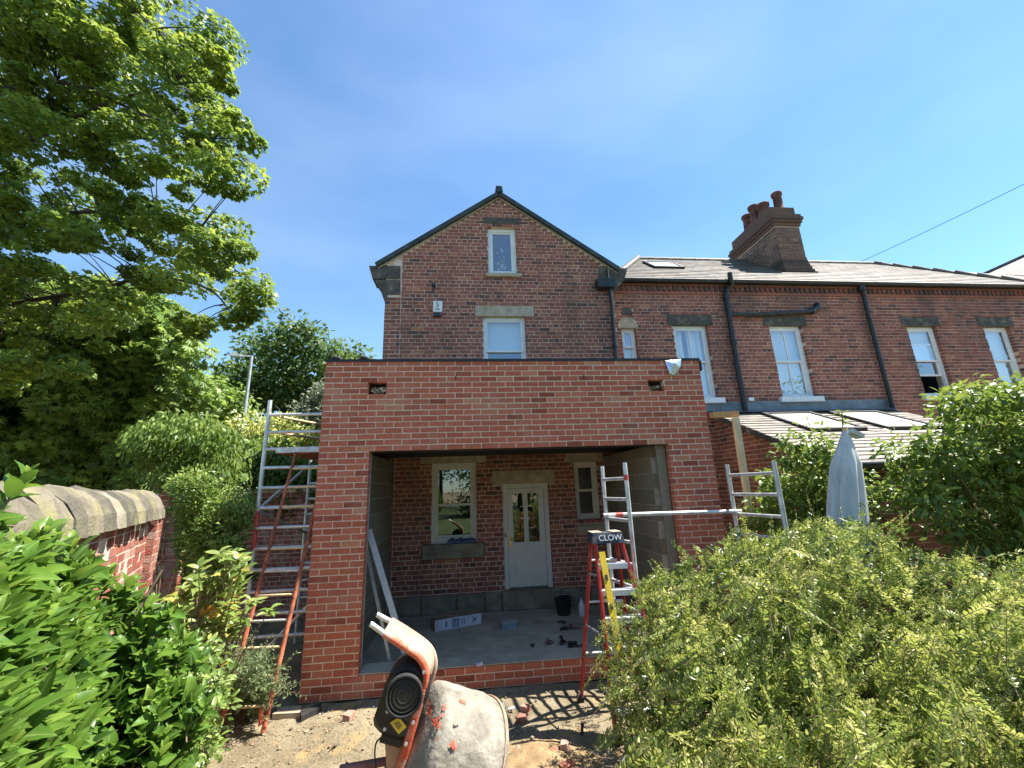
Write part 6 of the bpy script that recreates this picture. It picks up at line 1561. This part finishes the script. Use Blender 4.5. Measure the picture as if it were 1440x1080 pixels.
# laurel hedge, near left
def laurel():
    outline = [(-260, 690), (-60, 720), (0, 752), (25, 762), (60, 770), (95, 788), (130, 812), (165, 828), (200, 840), (235, 862), (262, 890), (285, 930), (292, 985), (280, 1020), (262, 1060), (250, 1130), (-260, 1200)]
    base = atD(60, 1200, 2.2); b = Vector((-.1, -2.9, gh(-.1, -2.9)))
    root = thing('laurel_hedge', b, 'glossy bright green laurel hedge filling the near left corner', 'hedge')
    # shoots grow up and to the right; each carries spiralled leaves
    def dwall(u):
        d = ray(u, 760); n2 = np.array([gn.x, gn.y]); den = d[:2]@n2
        t = ((np.array([GA.x, GA.y])-CAM[:2])@n2)/den if abs(den) > 1e-6 else 9
        return t if t > 0 else 9
    def depth(u, v):
        f_ = min(1, max(0, (1080-v)/330)); return min(dwall(u)*(.60+.10*f_), 1.75+.55*f_+.001*max(0, u-150))
    n = 1150; pts = []
    while len(pts) < n:
        u, v = rng.uniform(-200, 300), rng.uniform(650, 1150)
        if in_poly(np.array([u]), np.array([v]), outline)[0]: pts.append((u, v))
    pos, d, up, sz, t, cv = [], [], [], [], [], []
    def shoot(tip, L_, ls, bias=0):
        ax = Vector((random.gauss(.38, .32), random.gauss(-.10, .32), random.gauss(.85, .25))).normalized(); o = ax.orthogonal().normalized(); o2 = ax.cross(o)
        ph = random.random()*6.28; m_ = random.randint(9, 13)
        for i in range(m_):
            f_ = i/m_; p = tip-ax*L_*f_; an = ph+i*2.4; sp = .45+.75*f_
            dd = (o*math.cos(an)+o2*math.sin(an))*sp*.85+ax*(1.1-.45*f_)
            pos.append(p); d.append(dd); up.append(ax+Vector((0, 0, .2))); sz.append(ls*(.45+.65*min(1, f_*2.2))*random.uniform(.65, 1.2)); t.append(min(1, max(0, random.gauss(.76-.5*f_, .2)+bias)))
        cv.append(([tip-ax*L_*1.05, tip-ax*L_*.5, tip], [.0032, .0028, .002]))
    for (u, v) in pts:
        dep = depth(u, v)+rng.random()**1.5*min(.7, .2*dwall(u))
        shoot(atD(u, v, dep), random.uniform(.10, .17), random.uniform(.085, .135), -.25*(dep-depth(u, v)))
    shoot(atD(40, 664, 1.05), .09, .07, .1)
    for u, v in ((80, 752), (100, 765), (150, 808), (185, 820), (240, 860), (62, 745), (125, 790), (215, 845)): shoot(atD(u, v, depth(u, v)), .13, .105, .1)
    f = lambda a_: np.array([tuple(x) for x in a_])
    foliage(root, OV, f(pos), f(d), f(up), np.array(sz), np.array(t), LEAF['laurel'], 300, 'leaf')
    for k in range(14):
        p_ = atD(random.uniform(-100, 250), random.uniform(800, 1000), 2.4); cv.append((bez(b+Vector((random.gauss(0, .25), random.gauss(0, .25), 0)), p_, .1, 6), [.02, .018, .015, .012, .01, .006]))
    branch_mesh('stems', cv, M['twig'], root, 5)
laurel()
# lower leafy fringe in front of the laurel's right side
shrub('vinca', 'small-leaved trailing plant at the right foot of the laurel', 'shrub', [(225, 960), (260, 930), (290, 915), (305, 960), (300, 1010), (285, 1055), (240, 1095), (180, 1095), (200, 1010)], 2.5, 3.1, 75, 34, .13, OV, LEAF['rhodo'], .055, nobj=120, stems=14, stem_r=.004, tint0=.42)
# small-leaved bush, near right: sprays of paired leaves
def box_bush():
    outline = [(838, 910), (850, 865), (868, 845), (895, 815), (925, 800), (960, 790), (985, 770), (1010, 758), (1040, 738), (1075, 752), (1110, 735), (1150, 728), (1185, 722), (1230, 735), (1265, 752), (1300, 775), (1345, 770), (1390, 785), (1440, 775), (1620, 780), (1620, 1250), (900, 1250), (885, 1085), (862, 1010), (850, 960)]
    b = Vector((4.15, -2.5, gh(4.15, -2.5)))
    root = thing('box_bush', b, 'big rounded small-leaved bush filling the near right corner', 'bush')
    def depth(u, v):
        top = np.interp(u, [838, 900, 1000, 1150, 1300, 1440, 1620], [900, 812, 762, 725, 768, 776, 780]); f_ = min(1, max(0, (v-top)/330))
        side = max(0, (930-u)/90)
        return 3.05-1.25*f_**.8+.5*side+.0002*abs(u-1150)
    n = 8600; pts = []
    while len(pts) < n:
        u = rng.uniform(838, 1600, 4000); v = rng.uniform(715, 1200, 4000); k = in_poly(u, v, outline)
        pts += list(zip(u[k], v[k]))
    pts = pts[:n]
    pos, d, up, sz, t, cv = [], [], [], [], [], []
    lean = np.array([.25, -.10, .75])
    def spray(tip, ax, L_, ls, tb):
        ax = ax/np.linalg.norm(ax); o = np.cross(ax, rng.normal(size=3)); o /= np.linalg.norm(o); o2 = np.cross(ax, o); m_ = int(L_/.015)
        pp = tip-np.outer(np.arange(m_)*L_/m_, ax)
        for s_ in (1, -1):
            dd = ax*.6+s_*o*.75+rng.normal(0, .24, (m_, 3)); pos.append(pp); d.append(dd); up.append(np.tile(o2, (m_, 1))+rng.normal(0, .36, (m_, 3)))
            sz.append(ls*(.45+.5*np.minimum(1, np.arange(m_)/4))*rng.uniform(.6, 1.25, m_)); t.append(np.clip(tb+.35*(1-np.arange(m_)/m_)-.22+rng.normal(0, .13, m_), 0, 1))
    for i, (u, v) in enumerate(pts):
        inner_ = rng.random()**1.4
        lump = .16*(math.sin(u*.019+v*.011)+math.sin(u*.041-v*.027+1.3)*.6+math.sin(v*.05+u*.008)*.5)
        dep = depth(u, v)+inner_*.85+lump+.05
        tip = np.array(atD(u, v, dep)); ax = lean+rng.normal(0, .42, 3)+np.array([-.5 if u < 930 else 0, -.35*rng.random(), 0])
        tb = .70-.80*inner_+.25*min(0, -lump)+rng.normal(0, .08)+.10*np.sin(u*.021)*np.sin(v*.03)  # inner and hollow sprays tinted darker: shade put into the leaf colour
        spray(tip, ax, rng.uniform(.10, .20), .034, tb)
        if inner_ < .08: cv.append(([Vector(tip), Vector(tip-ax/np.linalg.norm(ax)*.2)], [.0012, .002]))
    for k_ in rng.permutation(len(pts))[:420]:      # young shoots standing proud of the surface
        u, v = pts[k_]; dp_ = depth(u, v)+.16*(math.sin(u*.019+v*.011)+math.sin(u*.041-v*.027+1.3)*.6+math.sin(v*.05+u*.008)*.5)-rng.uniform(.02, .12)
        tip = np.array(atD(u, v-6, dp_)); ax = np.array([rng.normal(.2, .55), rng.normal(-.25, .3), rng.uniform(.3, 1.0)]); L_ = rng.uniform(.2, .36)
        spray(tip, ax, L_, .036, rng.uniform(.55, .9)); cv.append(([Vector(tip), Vector(tip-ax/np.linalg.norm(ax)*L_*1.2)], [.0012, .0022]))
    k0 = rng.permutation(len(pts))[:3000]
    for k_ in k0:          # deep leaves that close the inside of the bush, dark tint painting its shade
        u, v = pts[k_]
        if u < 900: continue
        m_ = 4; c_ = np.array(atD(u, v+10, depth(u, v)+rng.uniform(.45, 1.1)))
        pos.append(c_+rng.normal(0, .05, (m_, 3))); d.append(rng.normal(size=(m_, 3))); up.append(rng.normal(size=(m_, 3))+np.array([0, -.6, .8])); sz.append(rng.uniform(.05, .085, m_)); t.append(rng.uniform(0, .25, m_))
    # long shoots that stick out of the outline
    for (u, v, ax, L_) in ((1290, 720, (.8, 0, .5), .3), (1262, 735, (.7, 0, .5), .25), (1360, 770, (.6, 0, .7), .25), (1135, 705, (.0, 0, 1), .2), (1118, 590+135, (.0, 0, 1), .2), (1040, 725, (-.1, 0, 1), .25), (1027, 745, (-.2, 0, 1), .25), (918, 795, (-.35, 0, .8), .25), (885, 810, (-.6, 0, .6), .25), (1180, 715, (.1, 0, 1), .2), (1265, 728, (.2, 0, 1), .2), (1375, 775, (.4, 0, .8), .2), (850, 850, (-.7, 0, .5), .2), (843, 880, (-.8, 0, .3), .22), (855, 935, (-.9, -.2, .1), .2), (1215, 722, (.1, 0, 1), .2), (1020, 750, (-.1, 0, 1), .22), (960, 782, (-.2, 0, 1), .2), (1085, 735, (.05, 0, 1), .2)):
        tip = np.array(atD(u, v-8, depth(u, v+8))); spray(tip, np.array(ax)+rng.normal(0, .1, 3), L_, .024, .7); cv.append(([Vector(tip), Vector(tip-np.array(ax)*L_*1.3)], [.0015, .0025]))
    TB = (np.array([(0,0,0),(.3,.16,.03),(.68,.19,.05),(1,0,-.03),(.68,-.19,.05),(.3,-.16,.03)]), np.array([(0,3,2),(0,2,1),(0,5,4),(0,4,3)]))
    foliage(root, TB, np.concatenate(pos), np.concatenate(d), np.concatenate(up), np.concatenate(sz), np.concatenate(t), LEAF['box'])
    for k in range(60):
        u, v = pts[k]; p_ = atD(u, v, depth(u, v)+.3); cv.append((bez(b+Vector((random.gauss(0, .2), random.gauss(0, .2), 0)), p_, .05, 6), [.014, .012, .01, .008, .006, .003]))
    branch_mesh('stems', cv, M['twig'], root, 4)
box_bush()
# climber on the lean-to front and the leafy shrub at the right edge
shrub('climber', 'leafy climber in front of the lean-to beside the parasol', 'climber', [(1075, 685), (1092, 655), (1120, 638), (1150, 622), (1175, 632), (1200, 652), (1222, 680), (1225, 710), (1215, 735), (1180, 760), (1100, 765), (1066, 740), (1068, 710)], 5.0, 6.0, 95, 60, .19, OV, LEAF['shrub'], .085, nobj=150, droop=.35, stems=10, stem_r=.010, tint0=.55,
      extra=[(1105, 640, 5.2), (1112, 620, 5.3), (1236, 690, 5.2), (1230, 705, 5.2), (1140, 612, 5.4)])
def roof_sprig():
    c = atD(1185, 598, 5.0); root = thing('climber_sprig', c, 'single leafy sprig rising above the top of the parasol', 'sprig')
    pos, d, up = [], [], []
    for k in range(14):
        p_ = atD(1185+random.gauss(0, 2), 578+k*1.6, 5.0); an = k*2.4; pos.append(tuple(p_)); d.append((math.cos(an), math.sin(an)*.5, .35)); up.append((0, 0, 1))
    foliage(root, OV, np.array(pos), np.array(d), np.array(up), rng.uniform(.05, .10, len(pos)), rng.uniform(.4, .9, len(pos)), LEAF['shrub'])
    q = MB(); q.tube([atD(1184, 580, 5.0), atD(1185, 600, 5.0), atD(1180, 660, 5.1)], .006, 5); q.build('stem', M['twig'], root)
roof_sprig()
shrub('lilac_bush', 'tall broad-leaved bush at the right edge in front of the terrace', 'shrub', [(1290, 650), (1312, 622), (1325, 600), (1335, 580), (1345, 560), (1372, 555), (1400, 562), (1445, 550), (1560, 540), (1580, 790), (1400, 800), (1345, 770), (1310, 765), (1275, 715), (1270, 680)], 3.9, 5.2, 230, 62, .19, OV, LEAF['shrub'], .085, nobj=300, droop=.3, stems=18, stem_r=.016, tint0=.55,
      extra=[(1357, 553, 4.2), (1340, 563, 4.2), (1420, 552, 4.1), (1436, 556, 4.1), (1262, 636, 4.3), (1276, 632, 4.3), (1262, 690, 4.2)])
# things behind the camera, mirrored in panes; trees also added to block low sky
bh = thing('facing_house', (-6, -26, 0), 'pale rendered house far behind, mirrored in the ground-floor window', 'house')
q = MB(); q.box((-12, -30, 0), (-2, -24, 5)); q.build('wall', M['render'], bh)
q = MB(); q.prism([(-12.4, -23.6, 5), (-12.4, -30.4, 5), (-12.4, -27, 7.6)], (10.8, 0, 0)); q.build('roof', M['slate'], bh)
for x in (-10.5, -8, -5.5):
    f = box_part('window', (x, -24.0, 2.8), (x+1.4, -23.95, 4.2), M['white'], bh); q = MB(); q.box((x+.1, -23.948, 2.9), (x+1.3, -23.93, 4.1)); q.build('pane', M['dark'], f)
def back_tree(x, y, h, lab):
    root = thing('added_garden_tree', (x, y, 0), lab, 'tree', 'trees mirrored in the panes')
    C = rng.normal(0, 1, (60, 3))*np.array([h*.22, h*.22, h*.2])+np.array([x, y, h*.55]); pos, off, k = clump_leaves(C, 60, h*.14, .7); n = len(pos)
    foliage(root, S4, pos, rand_dirs(n), unit(rng.normal(0, .5, (n, 3))+np.array([0, 0, 1])), np.full(n, .35), rng.random(n), LEAF['far'], mass='crown')
    q = MB(); q.tube([(x, y, 0), (x, y, h*.6)], [.25, .1], 8); q.build('trunk', M['bark'], root)
for x, y, h in ((4, -17, 7), (9, -15, 7), (15, -18, 8), (-15, -20, 8), (-1, -30, 10), (21, -14, 7), (12, -24, 9), (6, -26, 9), (-19, -14, 8), (27, -12, 8)): back_tree(x, y, h, 'leafy garden tree added behind the viewpoint, seen only in reflections')
